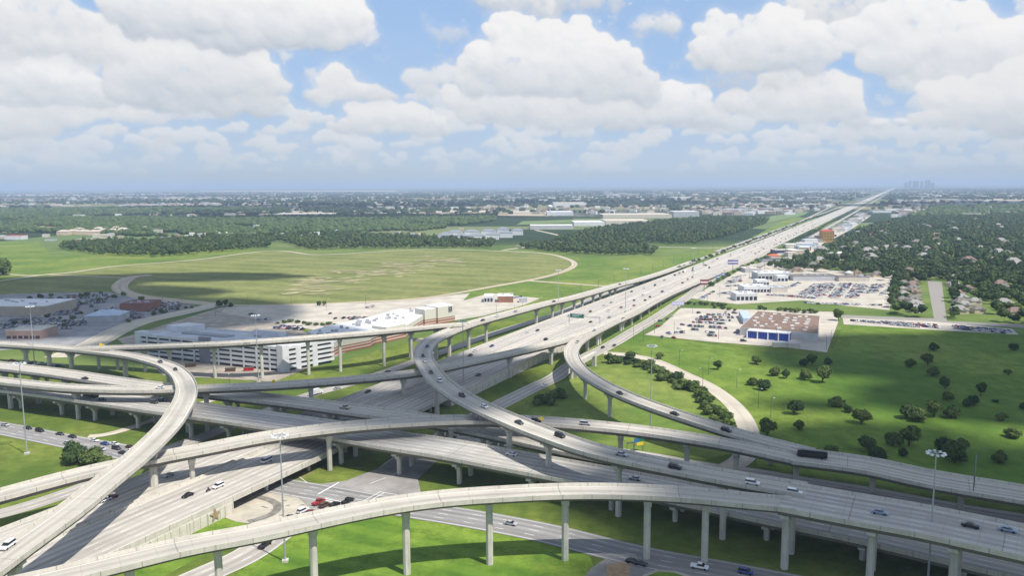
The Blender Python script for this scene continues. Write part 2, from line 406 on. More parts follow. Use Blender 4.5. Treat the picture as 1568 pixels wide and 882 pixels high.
# ---------------------------------------------------------------- concrete, asphalt, grass
def road_mat(name, col, lines=(), streak=(), dirt=0.18, joint=0.0, rough=0.85):
    """lines: (offset m, dashed); streak: lane centres with darker wheel dirt; uv = metres across, metres along"""
    m, tr = newmat(name); k = NT(tr)
    uv = k.new('ShaderNodeUVMap', uv_map='UVMap').outputs[0]
    x, y, _ = k.xyz(uv)
    st = k.noise(k.comb(k.math('MULTIPLY', x, 0.30), k.math('MULTIPLY', y, 0.009)), 1.0, 5.0, 0.6)
    bl = k.noise(uv, 0.05, 4.0, 0.6)
    fi = k.noise(uv, 0.9, 3.0, 0.6)
    c = k.mix(k.ss(st, 0.35, 0.7), tuple(v * (1 + dirt * 0.5) for v in col), tuple(v * (1 - dirt) for v in col))
    c = k.mix(k.ss(bl, 0.5, 0.75, 0, 0.5), c, tuple(v * 0.62 for v in col))
    c = k.mix(k.ss(fi, 0.3, 0.7, 0, 0.12), c, tuple(v * 0.6 for v in col))
    for o in streak:
        d = k.math('ABSOLUTE', k.math('SUBTRACT', x, o))
        c = k.mix(k.math('MULTIPLY', k.ss(d, 0.1, 1.6, 0.46, 0.0), k.ss(k.noise(k.comb(o, k.math('MULTIPLY', y, 0.02)), 1.0, 3.0), 0.25, 0.65, 0.4, 1.0)), c, tuple(v * 0.45 for v in col))
    if joint:
        j = k.math('ABSOLUTE', k.math('SUBTRACT', k.math('FRACT', k.math('DIVIDE', y, joint)), 0.5))
        c = k.mix(k.math('MULTIPLY', k.math('LESS_THAN', j, 0.16 / joint), 0.5), c, (0.1, 0.1, 0.1))
    for o, dashed in lines:
        d = k.math('ABSOLUTE', k.math('SUBTRACT', x, o))
        f = k.math('MULTIPLY', k.math('LESS_THAN', d, 0.10), .75)
        if dashed: f = k.math('MULTIPLY', f, k.math('LESS_THAN', k.math('FRACT', k.math('DIVIDE', y, 12.0)), 0.32))
        c = k.mix(f, c, (0.78, 0.78, 0.74))
    sk = k.noise(k.comb(k.math('MULTIPLY', x, 0.22), k.math('MULTIPLY', y, 0.035)), 1.0, 4.0, 0.65)
    c = k.mix(k.ss(sk, 0.60, 0.74, 0, 0.4), c, tuple(v * 0.5 for v in col))        # scuffed patches
    sl = k.math('FRACT', k.math('DIVIDE', y, 9.0)); c = k.mix(k.math('MULTIPLY', k.math('LESS_THAN', sl, 0.018), 0.28), c, (0.12, 0.12, 0.11))
    k.bsdf(c, rough, 0.2)
    return m
CONC = (0.435, 0.405, 0.355)
M_deck1 = road_mat('deck_concrete_ramp', CONC, [(-3.9, False), (3.3, False)], [-0.3], joint=38.0)
M_deck2 = road_mat('deck_concrete_two_lane', CONC, [(-5.0, False), (-1.2, True), (2.6, True), (5.6, False)], [-3.1, 0.7, 4.0], joint=42.0)
M_deck5 = road_mat('deck_concrete_mainlanes', (0.40, 0.38, 0.35), [(-8.6, False), (-5, True), (-1.4, True), (2.2, True), (5.8, True), (9, False)], [-6.8, -3.2, .4, 4, 7.4], dirt=.25, joint=36.0)
M_deckW = road_mat('deck_concrete_merged', (0.42, 0.40, 0.36), [(-10, False), (-6.3, True), (-2.7, True), (0.9, True), (4.5, True), (8.2, True)], [-8, -4.5, -1, 2.7, 6.3], dirt=.25, joint=40.0)
FL = [-15.5, -11.9, -8.3, -4.7, -1.1, 2.5, 6.1, 9.7, 13.3]
M_free = road_mat('freeway_concrete', (0.45, 0.415, 0.37), [(o, True) for o in (-7.2, -3.6, 0.0, 3.6, 7.2)] + [(-10.2, False), (10.4, False)], [-9, -5.4, -1.8, 1.8, 5.4, 9], dirt=.2)
M_front = road_mat('frontage_concrete', (0.40, 0.37, 0.33), [(-1.9, True), (1.9, True), (-5.6, False), (5.6, False)], [-3.7, 0, 3.7], dirt=.2)
M_street = road_mat('street_grey_concrete', (0.27, 0.26, 0.25), [(-3.6, True), (0, True), (3.6, True), (-6.6, False), (6.6, False)], [-5, -1.8, 1.8, 5], dirt=.3)
M_path = road_mat('pale_narrow_road', (0.47, 0.42, 0.34), [], [], dirt=.2)
M_dirt = road_mat('tan_field_road', (0.46, 0.39, 0.29), [], [0], dirt=.25)
def concrete(name, col, scale=0.25, stain=0.3, joint=0.0):
    m, tr = newmat(name); k = NT(tr)
    p = k.pos(); X, Y, Z = k.xyz(p)
    n = k.noise(p, scale, 6.0, 0.62)
    dr = k.noise(k.comb(k.math('MULTIPLY', X, 1.2), k.math('MULTIPLY', Y, 1.2), k.math('MULTIPLY', Z, 0.08)), 1.0, 4.0, 0.6)
    c = k.mix(k.ss(n, 0.3, 0.7), tuple(v * 0.88 for v in col), tuple(v * 1.08 for v in col))
    c = k.mix(k.ss(dr, 0.52, 0.75, 0, stain), c, tuple(v * 0.5 for v in col))
    if joint:
        y = k.xyz(k.new('ShaderNodeUVMap', uv_map='UVMap').outputs[0])[1]
        c = k.mix(k.math('MULTIPLY', k.math('LESS_THAN', k.math('FRACT', k.math('DIVIDE', y, joint)), .03), .5), c, (.1, .1, .09))
    k.bsdf(c, 0.88, 0.2); return m
M_para = concrete('parapet_concrete', (0.50, 0.47, 0.41), stain=.5, joint=9.5)
M_col = concrete('column_concrete', (0.50, 0.48, 0.42), stain=.5)
M_gird = concrete('girder_concrete_shaded', (0.17, 0.155, 0.13), stain=.2)  # base darkened to carry the shade below the deck edges
M_wall = concrete('retaining_wall_concrete', (0.54, 0.51, 0.44))

def grass_mat(name, a, b, tan=None, tanamt=(0.62, 0.72), scale=0.02, stretch=1.0, mow=0.0):
    """uneven grass: two greens, fine blades, dry or bare patches"""
    m, tr = newmat(name); k = NT(tr)
    p = k.pos(); X, Y, Z = k.xyz(p)
    q = k.comb(k.math('MULTIPLY', X, 1.0), k.math('MULTIPLY', Y, stretch))
    n1 = k.noise(q, scale, 6.0, 0.6); n2 = k.noise(q, scale * 9, 5.0, 0.65); n3 = k.noise(q, 0.9, 3.0, 0.7)
    c = k.mix(k.ss(n1, 0.35, 0.65), a, b)
    c = k.mix(k.ss(n2, 0.35, 0.7, 0, 0.55), c, tuple(v * 0.55 for v in a))
    c = k.mix(k.ss(n3, 0.42, 0.72, 0, 0.55), c, tuple(v * 0.5 for v in b))
    n4 = k.noise(q, 0.16, 5.0, 0.7); c = k.mix(k.ss(n4, 0.5, 0.72, 0, 0.4), c, tuple(v * 0.6 for v in a))
    if mow:
        w = k.math('SINE', k.math('MULTIPLY', k.math('ADD', k.math('MULTIPLY', X, 0.45), Y), mow))
        c = k.mix(k.ss(w, -0.4, 0.9, 0, 0.16), c, tuple(v * 1.5 for v in b))
    if tan is not None:
        t1 = k.noise(q, scale * 2.3, 7.0, 0.68); t2 = k.noise(q, scale * 0.5, 2.0)
        c = k.mix(k.math('MULTIPLY', k.ss(t1, *tanamt), k.ss(t2, 0.42, 0.6)), c, tan)
    k.bsdf(c, 0.95, 0.1); return m
M_grass = grass_mat('verge_grass', (0.078, 0.130, 0.022), (0.182, 0.222, 0.041), (0.25, 0.21, 0.10), (0.56, 0.74), 0.018)
M_lush = grass_mat('lush_grass', (0.069, 0.158, 0.018), (0.178, 0.257, 0.035), (0.22, 0.23, 0.06), (0.56, 0.75), scale=0.025, mow=0.5)
M_meadow = grass_mat('meadow_grass', (0.075, 0.150, 0.021), (0.180, 0.250, 0.042), (0.21, 0.19, 0.07), (0.55, 0.75), 0.011, .7)
M_olive = grass_mat('olive_field_grass', (0.140, 0.170, 0.051), (0.231, 0.239, 0.087), (0.24, 0.21, 0.11), (0.62, 0.8), scale=0.012, mow=0.12)
M_bright = grass_mat('bright_roadside_grass', (0.098, 0.174, 0.031), (0.215, 0.258, 0.058), (0.22, 0.21, 0.08), (0.56, 0.75), scale=0.012)

# the base land, out to the horizon: farmland and woods as large uneven patches
def land_mat():
    m, tr = newmat('land'); k = NT(tr)
    p = k.pos(); X, Y, Z = k.xyz(p)
    q = k.comb(X, Y)
    w = k.noise(q, 0.0006, 4.0, 0.6, col=True)
    qq = k.vmath('ADD', q, k.vmath('SCALE', k.vmath('SUBTRACT', w, (0.5, 0.5, 0.5)), scale=420.0))
    v = k.new('ShaderNodeTexVoronoi', feature='F1', distance='CHEBYCHEV'); k.put(v.inputs['Vector'], qq); v.inputs['Scale'].default_value = 0.00125
    r = k.xyz(v.outputs['Color'])
    big = k.noise(q, 0.00022, 3.0, 0.6)
    sp = k.noise(q, 0.02, 3.0, 0.75)
    woods = k.mix(k.ss(sp, 0.35, 0.7), (0.016, 0.034, 0.016), (0.035, 0.062, 0.026))
    field = k.mix(r[1], (0.10, 0.15, 0.05), (0.24, 0.21, 0.12))
    sub = k.mix(k.ss(sp, 0.5, 0.62), (0.035, 0.055, 0.03), (0.36, 0.33, 0.30))
    c = k.mix(k.ss(k.math('ADD', r[0], k.math('MULTIPLY', k.math('SUBTRACT', big, 0.5), 1.2)), 0.62, 0.66), woods, field)
    c = k.mix(k.ss(r[2], 0.76, 0.80), c, sub)
    n1 = k.noise(q, 0.012, 5.0, 0.6)
    nearg = k.mix(k.ss(n1, 0.35, 0.65), (0.08, 0.13, 0.03), (0.14, 0.185, 0.05))
    c = k.mix(k.ss(Y, 1450.0, 1750.0), nearg, c)
    k.bsdf(c, 0.95, 0.1); return m
M_land = land_mat()
BIG = 60000.0
ground = obj('ground', [(-BIG, -3000, 0), (BIG, -3000, 0), (BIG, BIG, 0), (-BIG, BIG, 0)], [(0, 1, 2, 3)], M_land, recalc=False)
tag(ground, kind='structure')

def area(name, pxs, z, mat, kind='structure'):
    return tag(poly(name, pxs, z, mat), kind=kind)
# ---------------------------------------------------------------- grass areas
area('verge', [(-300, 1100), (2000, 1100), (1900, 640), (1568, 560), (1290, 505), (1000, 520), (870, 480), (700, 500), (500, 560), (200, 570), (-200, 560), (-400, 800)], 0.02, M_grass)
area('lush_verge', [(300, 1000), (375, 858), (440, 816), (480, 803), (560, 790), (650, 795), (760, 812), (850, 829), (900, 845), (910, 870), (880, 900), (820, 960)], 0.05, M_lush)
area('lush_verge', [(214, 865), (300, 800), (336, 792), (390, 806), (350, 830), (290, 862), (240, 890), (150, 920)], 0.05, M_lush)
area('meadow', [(946, 530), (975, 508), (990, 514), (1130, 533), (1270, 548), (1292, 497), (1568, 512), (1800, 530), (1900, 700), (1640, 790), (1500, 768), (1228, 726), (1160, 715), (1154, 664), (1120, 608), (1074, 582), (1030, 562), (990, 546)], 0.05, M_meadow)
area('ramp_meadow', [(800, 640), (850, 596), (905, 560), (958, 552), (1010, 562), (1040, 577), (1080, 600), (1110, 622), (1130, 650), (1140, 690), (1080, 705), (960, 688), (860, 665)], 0.05, M_bright)
area('field', [(-60, 445), (60, 424), (178, 409), (291, 400), (400, 386), (431, 385), (487, 391), (584, 386), (660, 383), (780, 386), (836, 389), (866, 397), (876, 405), (866, 412.5), (844, 421), (811, 428), (760, 437), (686, 450), (635, 457), (558, 461.5), (500, 464.5), (380, 467), (326, 465), (255, 458.5), (212, 453), (186, 441), (100, 450), (-60, 465)], 0.05, M_olive)
area('field', [(-300, 432), (-60, 440), (60, 423), (178, 406), (291, 397), (400, 383.5), (330, 378), (80, 392), (60, 370), (-200, 372)], 0.05, M_bright)
area('field', [(880, 395), (900, 394), (1010, 394), (1075, 384), (1130, 375), (1215, 330), (1230, 333), (1150, 368), (1060, 400), (930, 440), (880, 440), (840, 431), (862, 416), (884, 405)], 0.05, M_bright)
area('field', [(700, 450), (760, 440), (811, 431), (925, 437), (850, 458), (800, 472), (760, 478)], 0.06, M_bright)
area('verge', [(905, 541), (1020, 485), (1040, 466), (1058, 452), (1040, 447), (1000, 470), (960, 487), (905, 512)], 0.06, M_bright)
area('verge', [(860, 478), (1010, 422), (1040, 412), (1030, 410), (985, 424), (930, 442), (880, 462)], 0.06, M_bright)
# the bare tan scars in the mown field
Ms = plain('bare_earth', (0.33, 0.30, 0.17), 0.95, 0.1, var=.2, scale=.1)
mb = MB()
for _ in range(150):
    t = random.random(); cx = 445 + 255 * t + random.gauss(0, 22); cyy = 441 - 47 * t + random.gauss(0, 6)
    if not (440 < cx < 740 and 391 < cyy < 452): continue
    c = P(cx, cyy); w = random.uniform(5, 24); l = random.uniform(2.5, 9); n = 9; a0 = random.gauss(0.25, .25)
    vs = []
    for i in range(n):
        a = 2 * math.pi * i / n; r = random.uniform(.45, 1)
        x, y = w * r * math.cos(a), l * r * math.sin(a)
        vs.append((c[0] + x * math.cos(a0) - y * math.sin(a0), c[1] + x * math.sin(a0) + y * math.cos(a0), 0.09 + 0.004 * _))
    mb.add(vs, [tuple(range(n))])
tag(obj('bare_soil', mb.v, mb.f, Ms, recalc=False), kind='structure')

# ---------------------------------------------------------------- paths of every road (photo pixel x, y, height)
MED = [(-420, 1012, 5.5), (-100, 896, 5.5), (133, 803, 5.5), (300, 734, 5.5), (424, 681.5, 5.5), (612, 600, 5.5), (746, 546, 5.5), (840, 509.5, 5.2), (960, 460, 4.2), (1100, 404, 2.5), (1195, 363, 1.2), (1249, 336, 1), (1293, 317, 1), (1331, 301.5, 1), (1358, 290.5, 1), (1370, 286.5, 1)]
med = Path(MED, 2, ds=6, smooth=12)
R = {}
R['B'] = Path([(-60, 523, 13), (0, 527, 13), (51, 530, 13), (102, 534, 13), (153, 539, 13.5), (204, 546, 15), (237, 554, 16.5), (260, 562, 18), (278, 577, 19.5), (286, 595, 20.5), (283, 613, 21.3), (270, 636, 22), (255, 657, 22.3), (203, 707, 22.5), (166, 736, 22.5), (115, 778, 22), (64, 815, 21.5), (13, 851, 21), (-60, 905, 20)], 10, ext=(150, 60))
R['A'] = Path([(40, 896, 22), (120, 877, 22.3), (223, 852, 22.5), (286, 836.5, 22.5), (380, 820, 22.5), (456, 803.5, 22.5), (533, 786.5, 22.8), (610, 772.5, 23), (686, 763, 23), (784, 756.5, 23), (862, 753, 23), (964, 753.5, 22.5), (1066, 759.5, 21.8), (1140, 767, 21.3), (1215, 774, 21)], 10, ext=(60, 0))
R['C'] = Path([(-60, 774, 13), (0, 759, 13.5), (76, 738, 14.5), (153, 719, 15.5), (255, 698.5, 16.5), (331, 684, 17.2), (400, 670.5, 17.8), (457, 662.5, 18), (533, 653.5, 18.3), (610, 647.5, 18.3), (686, 643.5, 18), (740, 643, 17.7), (785, 643.5, 17.3), (836, 646, 16.8), (913, 652.5, 16), (990, 661, 15), (1066, 672.6, 13.7), (1117, 681, 12.7), (1160, 690, 11.8), (1222, 703.5, 10.5)], 10.5, ext=(140, 0))
R['CE'] = Path([(1212, 698, 10.6), (1331, 713.5, 10), (1413, 732, 9.5), (1500, 747, 9), (1568, 758, 8.7), (1660, 775, 8.4)], 18, ext=(0, 170))
R['D'] = Path([(1060, 401, 1.5), (1022, 415, 4.5), (982, 427.5, 8), (946, 436.5, 11), (906, 448, 13.5), (873, 457, 14.8), (840, 464, 16), (809, 472, 17), (761, 485, 17.6), (732, 493, 17.6), (704, 502, 17.8), (682, 511, 18), (665, 519, 18.3), (654, 527.5, 18.6), (648, 538, 19), (649, 550, 19.5), (657, 564, 20.2), (673, 584, 21), (704, 607, 22), (742, 627, 22.5), (780, 643.5, 22.8), (811, 656.5, 22.8), (862, 675, 22.8), (887, 684, 22.6), (938, 697.5, 22.5), (1015, 713, 22.3), (1092, 728, 22), (1160, 740, 21.5), (1235, 752, 21.2)], 11.5)
R['DA'] = Path([(1200, 760, 21.25), (1331, 784, 21), (1413, 798, 21), (1492, 815, 21), (1568, 831, 21), (1680, 855, 21)], 24, ext=(0, 170))
R['E'] = Path([(1100, 418, 2.5), (1060, 435, 4.5), (1027, 449, 6.5), (999, 463, 8), (971, 479, 9.2), (939, 493.5, 10.6), (918, 504, 11.6), (897, 515, 12.6), (882, 526, 13.2), (875, 537, 13.6), (876, 548, 13.9), (882, 559, 14.1), (893, 570.5, 14.3), (923, 589.7, 14.9), (969, 611, 15.2), (1015, 628, 15), (1066, 645, 14.2), (1112, 659.5, 13.2), (1160, 674, 12.1), (1245, 695, 10.55)], 9.5)
R['G'] = Path([(985, 470, 8.6), (918, 503.6, 11.6), (895, 512, 12.6), (865, 521, 13.6), (840, 527.5, 14.2), (800, 537, 15), (760, 546, 15.8), (720, 554.5, 16.3), (680, 563, 16.8), (643, 570, 17), (584, 577, 17.4), (530, 582, 17.7), (482, 586, 17.9), (430, 589.5, 18), (380, 592, 18), (300, 595.5, 17.5), (204, 597, 17), (150, 596, 16.7), (102, 594, 16.2), (50, 589, 15.4), (0, 583.5, 14.6), (-60, 575, 13.8)], 9.5, ext=(0, 160))
R['F'] = Path([(120, 534.5, 13.2), (180, 532.5, 15), (256, 530, 18.5), (333, 527, 22), (395, 523.5, 23.5), (482, 517, 23.8), (584, 508.5, 23.3), (630, 504, 21.5), (673, 499.5, 19.8), (715, 496.5, 18.2)], 9.5)
R['I1'] = Path([(-60, 583, 9), (20, 592, 9.6), (107, 602.5, 10.2), (153, 609, 10.5), (217, 618, 11), (255, 623.5, 11.3), (296, 629, 11.6), (373, 639.5, 12), (456, 651, 12.3), (534, 663, 12.3), (600, 675, 12.2), (680, 687, 11.8), (760, 702, 11), (836, 716, 10.3), (938, 735, 9.5), (1015, 750, 8.9), (1081, 763, 8.5), (1140, 775.5, 8.2), (1211, 790, 8), (1331, 814, 7.7), (1413, 833, 7.5), (1492, 851, 7.3), (1568, 868, 7), (1680, 895, 7)], 21, ext=(160, 170))
R['I2'] = Path([(-60, 553, 10.2), (0, 561, 10.5), (76, 570, 10.9), (128, 577.5, 11.1), (178, 585, 11.3), (235, 592.5, 11.6), (300, 599, 11.9), (350, 604.5, 12.1), (400, 610, 12.3), (460, 617, 12.4), (501, 622.5, 12.4), (576, 633, 12.3), (640, 641, 12), (700, 651.5, 11.5), (760, 663, 11), (836, 680, 10.3), (882, 690, 9.8), (960, 705, 9.1), (1060, 724, 8.6), (1160, 744, 8.2), (1300, 770, 7.8), (1450, 800, 7.4), (1640, 838, 7)], 14, ext=(160, 170))
# ground roads
R['J'] = Path([(650, 676, 0), (700, 676, 0), (760, 675, 0), (840, 682, 0), (900, 690, 0), (960, 697, 0), (1015, 706, 0), (1056, 714, 0), (1100, 721, 0), (1160, 728, 0), (1230, 741, 0), (1328, 756, 0), (1478, 785, 0), (1568, 799, 0), (1680, 818, 0)], 15, ext=(0, 170))
R['R'] = Path([(925, 541, 0), (955, 543, 0), (985, 548, 0), (1008, 555, 0), (1040, 570, 0), (1084, 591, 0), (1118, 616, 0), (1138, 640, 0), (1147, 663, 0), (1148, 687, 0), (1132, 708, 0), (1105, 722, 0)], 10)
R['L'] = Path([(1190, 380, 0), (1140, 402, 0), (1098, 421.6, 0), (1055, 453, 0), (1030, 469.6, 0), (1006, 486, 0), (972, 506, 0), (946, 522, 0), (920, 536, 0), (895, 548, 0), (870, 563, 0), (849, 579, 0), (819, 593, 0), (777, 614, 0), (740, 633, 0), (700, 656, 0), (660, 682, 0), (615, 706, 0), (590, 728, 0), (549, 753, 0), (516, 769, 0), (483, 784.5, 0), (455, 799, 0), (430, 815, 0), (405, 833, 0), (377, 853, 0), (331, 873, 0), (260, 905, 0)], 12, ext=(0, 60))
R['M'] = Path([(-60, 646, 0), (0, 656, 0), (41, 664, 0), (83, 672, 0), (116, 679, 0), (166, 687.5, 0), (230, 703, 0), (300, 718, 0), (370, 733, 0), (430, 745, 0), (500, 757, 0), (560, 768, 0), (620, 779, 0), (690, 790, 0), (760, 802, 0), (849, 820, 0), (926, 840, 0), (1002, 858, 0), (1092, 874, 0), (1143, 884, 0), (1300, 915, 0)], 15, ext=(160, 90))
R['S'] = Path([(135, 669, 0), (160, 668, 0), (190, 659, 0), (230, 645, 0), (265, 633, 0), (300, 620, 0), (380, 600, 0)], 5.5)
R['O'] = Path([(-80, 806, 0), (0, 788, 0), (50, 774, 0), (100, 757, 0), (141, 742, 0), (200, 715, 0), (256, 690, 0), (306, 671, 0), (346, 656, 0), (400, 634, 0), (440, 618, 0), (470, 606, 0), (523, 592, 0), (560, 580, 0), (596, 568, 0), (626, 557, 0), (660, 545, 0), (700, 531, 0), (752, 512, 0), (802, 496.5, 0), (852, 481, 0), (881, 469, 0), (914, 454.5, 0), (948, 443.5, 0), (1000, 424, 0), (1048, 404.5, 0), (1080, 394, 0), (1140, 374, 0), (1200, 351, 0), (1290, 308, 0)], 10, ext=(120, 0))
R['Q1'] = Path([(-60, 436, 0), (0, 430, 0), (69, 420.4, 0), (102, 418, 0), (178, 407.6, 0), (291, 398.7, 0), (400, 385, 0), (431, 384, 0), (487, 390, 0), (584, 385, 0), (660, 382, 0), (780, 385, 0), (836, 388.5, 0), (867, 396, 0), (880, 404, 0), (869.7, 413, 0), (844, 421.7, 0), (811, 429, 0), (760, 438, 0), (686, 451, 0), (635, 458, 0), (558, 462.5, 0), (500, 465, 0), (380, 468, 0), (326, 466, 0)], 9)
R['Q2'] = Path([(232, 421.5, 0), (206, 423.5, 0), (190, 430.6, 0), (183, 440, 0), (190, 447, 0), (212, 453.6, 0), (255, 459, 0), (326, 466, 0), (345, 467, 0)], 18)
R['Q3'] = Path([(335, 466, 0), (300, 474, 0), (265, 482, 0), (220, 492, 0), (180, 507, 0), (140, 528, 0), (90, 548, 0)], 22)
R['Q4'] = Path([(0, 419, 0), (45, 422, 0), (69, 420.4, 0), (190, 425.5, 0)], 7)
R['Q5'] = Path([(811, 430, 0), (880, 435, 0), (925, 438, 0), (960, 436, 0)], 9)
R['Q6'] = Path([(770, 383, 0), (830, 375, 0), (870, 366, 0), (820, 352, 0)], 10)
R['Q7'] = Path([(790, 376, 0), (900, 376.5, 0), (1000, 378, 0), (1090, 379.5, 0), (1110, 379, 0)], 9)
for nm, key, m, z in [('frontage_road', 'L', M_front, .14), ('frontage_road', 'J', M_front, .14), ('frontage_road', 'O', M_front, .14), ('ramp_road', 'R', M_path, .17),
                      ('street', 'M', M_street, .20), ('side_road', 'S', M_path, .17), ('field_road', 'Q1', M_dirt, .14), ('field_road', 'Q2', M_dirt, .17),
                      ('side_road', 'Q3', M_path, .20), ('field_road', 'Q4', M_dirt, .17), ('field_road', 'Q5', M_dirt, .17), ('side_road', 'Q6', M_path, .14), ('side_road', 'Q7', M_path, .17)]:
    tag(sheet(nm, R[key], z, m), kind='structure')
# paved plazas beside the crossing and the parking lots
M_pale = plain('pale_paving', (0.42, 0.38, 0.31), .9, .15, var=.18, scale=.12)
M_lot = plain('lot_concrete', (0.44, 0.40, 0.34), .9, .15, var=.16, scale=.06)
M_grey = plain('lot_asphalt', (0.25, 0.25, 0.255), .9, .15, var=.25, scale=.05)
M_int = plain('crossing_paving', (0.27, 0.255, 0.24), .9, .15, var=.25, scale=.08)
area('paved_median', [(352, 770), (384, 753), (420, 748), (470, 760), (505, 767), (470, 784), (440, 800), (400, 805), (362, 800), (338, 791)], .11, M_pale)
area('crossing', [(430, 738), (470, 745), (530, 737), (580, 718), (625, 690), (690, 680), (676, 700), (640, 735), (650, 782), (600, 789), (540, 778), (500, 790), (470, 775)], .17, M_int)
area('turnaround', [(880, 905), (904, 872), (925, 858), (950, 855), (1000, 862), (1060, 880), (1090, 905)], .17, plain('turnaround_paving', (0.26, 0.245, 0.23), .9, .15, var=.25, scale=.1))
area('brick_paving', [(926, 905), (930, 868), (950, 862), (968, 866), (955, 905)], .22, plain('brick_paving', (.36, .25, .15), .9, .15, var=.25, scale=.6))
area('island_kerb', [(975, 905), (985, 882), (1005, 874), (1035, 876), (1066, 886), (1085, 905)], .24, M_pale)
area('island_grass', [(985, 905), (992, 884), (1008, 877), (1032, 879), (1058, 888), (1074, 905)], .30, M_lush)
area('parking_lot', [(-120, 455), (60, 449), (165, 447), (200, 455), (300, 468), (230, 487), (180, 505), (130, 528), (-120, 545)], .11, M_grey)
area('parking_lot', [(345, 470), (420, 468), (560, 464), (640, 459), (700, 451), (720, 449), (700, 470), (690, 492), (560, 520), (450, 500), (340, 478)], .11, M_lot)
area('parking_lot', [(690, 466), (750, 449), (828, 457), (800, 468), (740, 484), (690, 492)], .14, M_lot)
area('parking_lot', [(180, 520), (340, 470), (450, 500), (530, 540), (420, 585), (250, 575)], .10, plain('construction_apron', (0.33, 0.29, 0.24), .9, .15, var=.25, scale=.1))
area('parking_lot', [(987, 513), (1012, 500), (1042, 472), (1135, 474), (1280, 478), (1288, 481), (1266, 540), (1210, 533), (1092, 524)], .14, M_lot)
area('parking_lot', [(1056, 456), (1110, 427), (1150, 404), (1190, 405), (1370, 424), (1362, 475), (1290, 468), (1230, 460), (1130, 466), (1075, 460)], .11, M_lot)
area('parking_lot', [(1290, 487), (1420, 492), (1550, 504), (1560, 513), (1420, 505), (1292, 497)], .14, M_lot)
area('parking_lot', [(1190, 400), (1238, 376), (1288, 348), (1322, 327), (1334, 330), (1302, 352), (1264, 372), (1226, 398)], .10, M_lot)
area('street', [(1420, 430), (1442, 432), (1450, 492), (1700, 503), (1700, 510), (1280, 486), (1280, 482), (1430, 488)], .12, M_front)

M_line = plain('road_paint', (.72, .72, .68), .6, .2, var=.15, scale=2)
def stripe(name, a, b, w_, z=.235, mat=None):
    A, B = P(*a), P(*b); d = (B - A)[:2]; n = np.array([-d[1], d[0]]) / np.linalg.norm(d) * w_ / 2
    tag(obj(name, [(*(A[:2] - n), z), (*(B[:2] - n), z), (*(B[:2] + n), z), (*(A[:2] + n), z)], [(0, 1, 2, 3)], mat or M_line, recalc=False), kind='structure')
for a, b, w_ in [((487, 758), (519, 740), .6), ((550, 772), (583, 754), .35), ((556, 774), (588, 756), .35), ((498, 765), (525, 770), .5), ((496, 767), (522, 772.5), .5), ((580, 754), (608, 759), .3), ((458, 731), (470, 740), .3), ((600, 729), (618, 719), .3), ((566, 742), (590, 733), .3)]:
    stripe('road_marking', a, b, w_)
M_tyre = plain('tyre_marks', (.20, .185, .16), .9, .1, var=.3, scale=.4)
R['T'] = Path([(396, 762, 0), (420, 766, 0), (432, 776, 0), (425, 788, 0), (405, 796, 0), (380, 800, 0)], 3.2)
tag(sheet('tyre_track', R['T'], .135, M_tyre), kind='structure')
for j in range(22):
    c = P(random.uniform(375, 480), random.uniform(752, 790)); 
    area('patch', [Q((c[0] + a_, c[1] + b_, 0)) for a_, b_ in ((-1.2, -.2), (.2, -.4), (1.1, .1), (-.1, .4))], .14 + .004 * j, M_tyre)

# ---------------------------------------------------------------- freeway (two carriageways on an embankment, a bridge over the crossing)
def offpath(base, off, width, dz=0.0):
    q = object.__new__(Path)
    o = np.interp(base.s, off[0], off[1]) if isinstance(off, tuple) else np.full(len(base.p), float(off))
    w = np.interp(base.s, width[0], width[1]) if isinstance(width, tuple) else np.full(len(base.p), float(width))
    q.p = base.p.copy(); q.p[:, :2] += base.nrm * o[:, None]; q.p[:, 2] += dz
    q.hw = w / 2; q.t = base.t; q.nrm = base.nrm; q.s = base.s; q.q = np.array([Q(x) for x in q.p]); return q
AZ = math.radians(26.2)
fd = np.array([math.sin(AZ), math.cos(AZ)]); fn = np.array([fd[1], -fd[0]])
f0 = np.array([-146.0, 260.0])
def fpt(s, off=0.0, z=0.0): q = f0 + fd * s + fn * off; return np.array([q[0], q[1], z])
fs_ = list(np.arange(-130, 1600, 10.0)) + list(np.arange(1600, 30000, 200.0))
def fz(s): return float(np.interp(s, [-200, 420, 700, 1100, 1600, 40000], [5.5, 5.5, 4.2, 2.4, 1.0, 1.0]))
def fpath(a, b, off, width):
    """a stretch of freeway between stations a and b"""
    pts = [fpt(s, 0, fz(s)) for s in [a] + [x for x in fs_ if a < x < b] + [b]]
    q = object.__new__(Path); q.p = np.array(pts); n = len(pts)
    q.s = np.array([np.dot(p[:2] - f0, fd) for p in pts]); q.nrm = np.tile(fn, (n, 1)); q.t = np.tile(fd, (n, 1))
    o = np.interp(q.s, off[0], off[1]) if isinstance(off, tuple) else np.full(n, float(off))
    w = np.interp(q.s, width[0], width[1]) if isinstance(width, tuple) else np.full(n, float(width))
    q.p[:, :2] += fn[None] * o[:, None]; q.hw = w / 2; q.q = np.array([Q(x) for x in q.p]); return q
FA, FB = 38.0, 196.0                            # the bridge over the crossing
EDN, EDS = -21.5, 28.5                          # north and south edges from the median
R['HN'] = fpath(-130, 29000, (EDN - 0.8) / 2, abs(EDN + 0.8)); R['HS'] = fpath(-130, 29000, (EDS + 0.8) / 2, EDS - 0.8)
M_freeN = road_mat('freeway_concrete_north', (0.46, 0.425, 0.38), [(-7.2, True), (-3.6, True), (0, True), (3.6, True), (7.2, True), (-9.4, False), (9.3, False)], [-9, -5.4, -1.8, 1.8, 5.4, 8.6], dirt=.22)
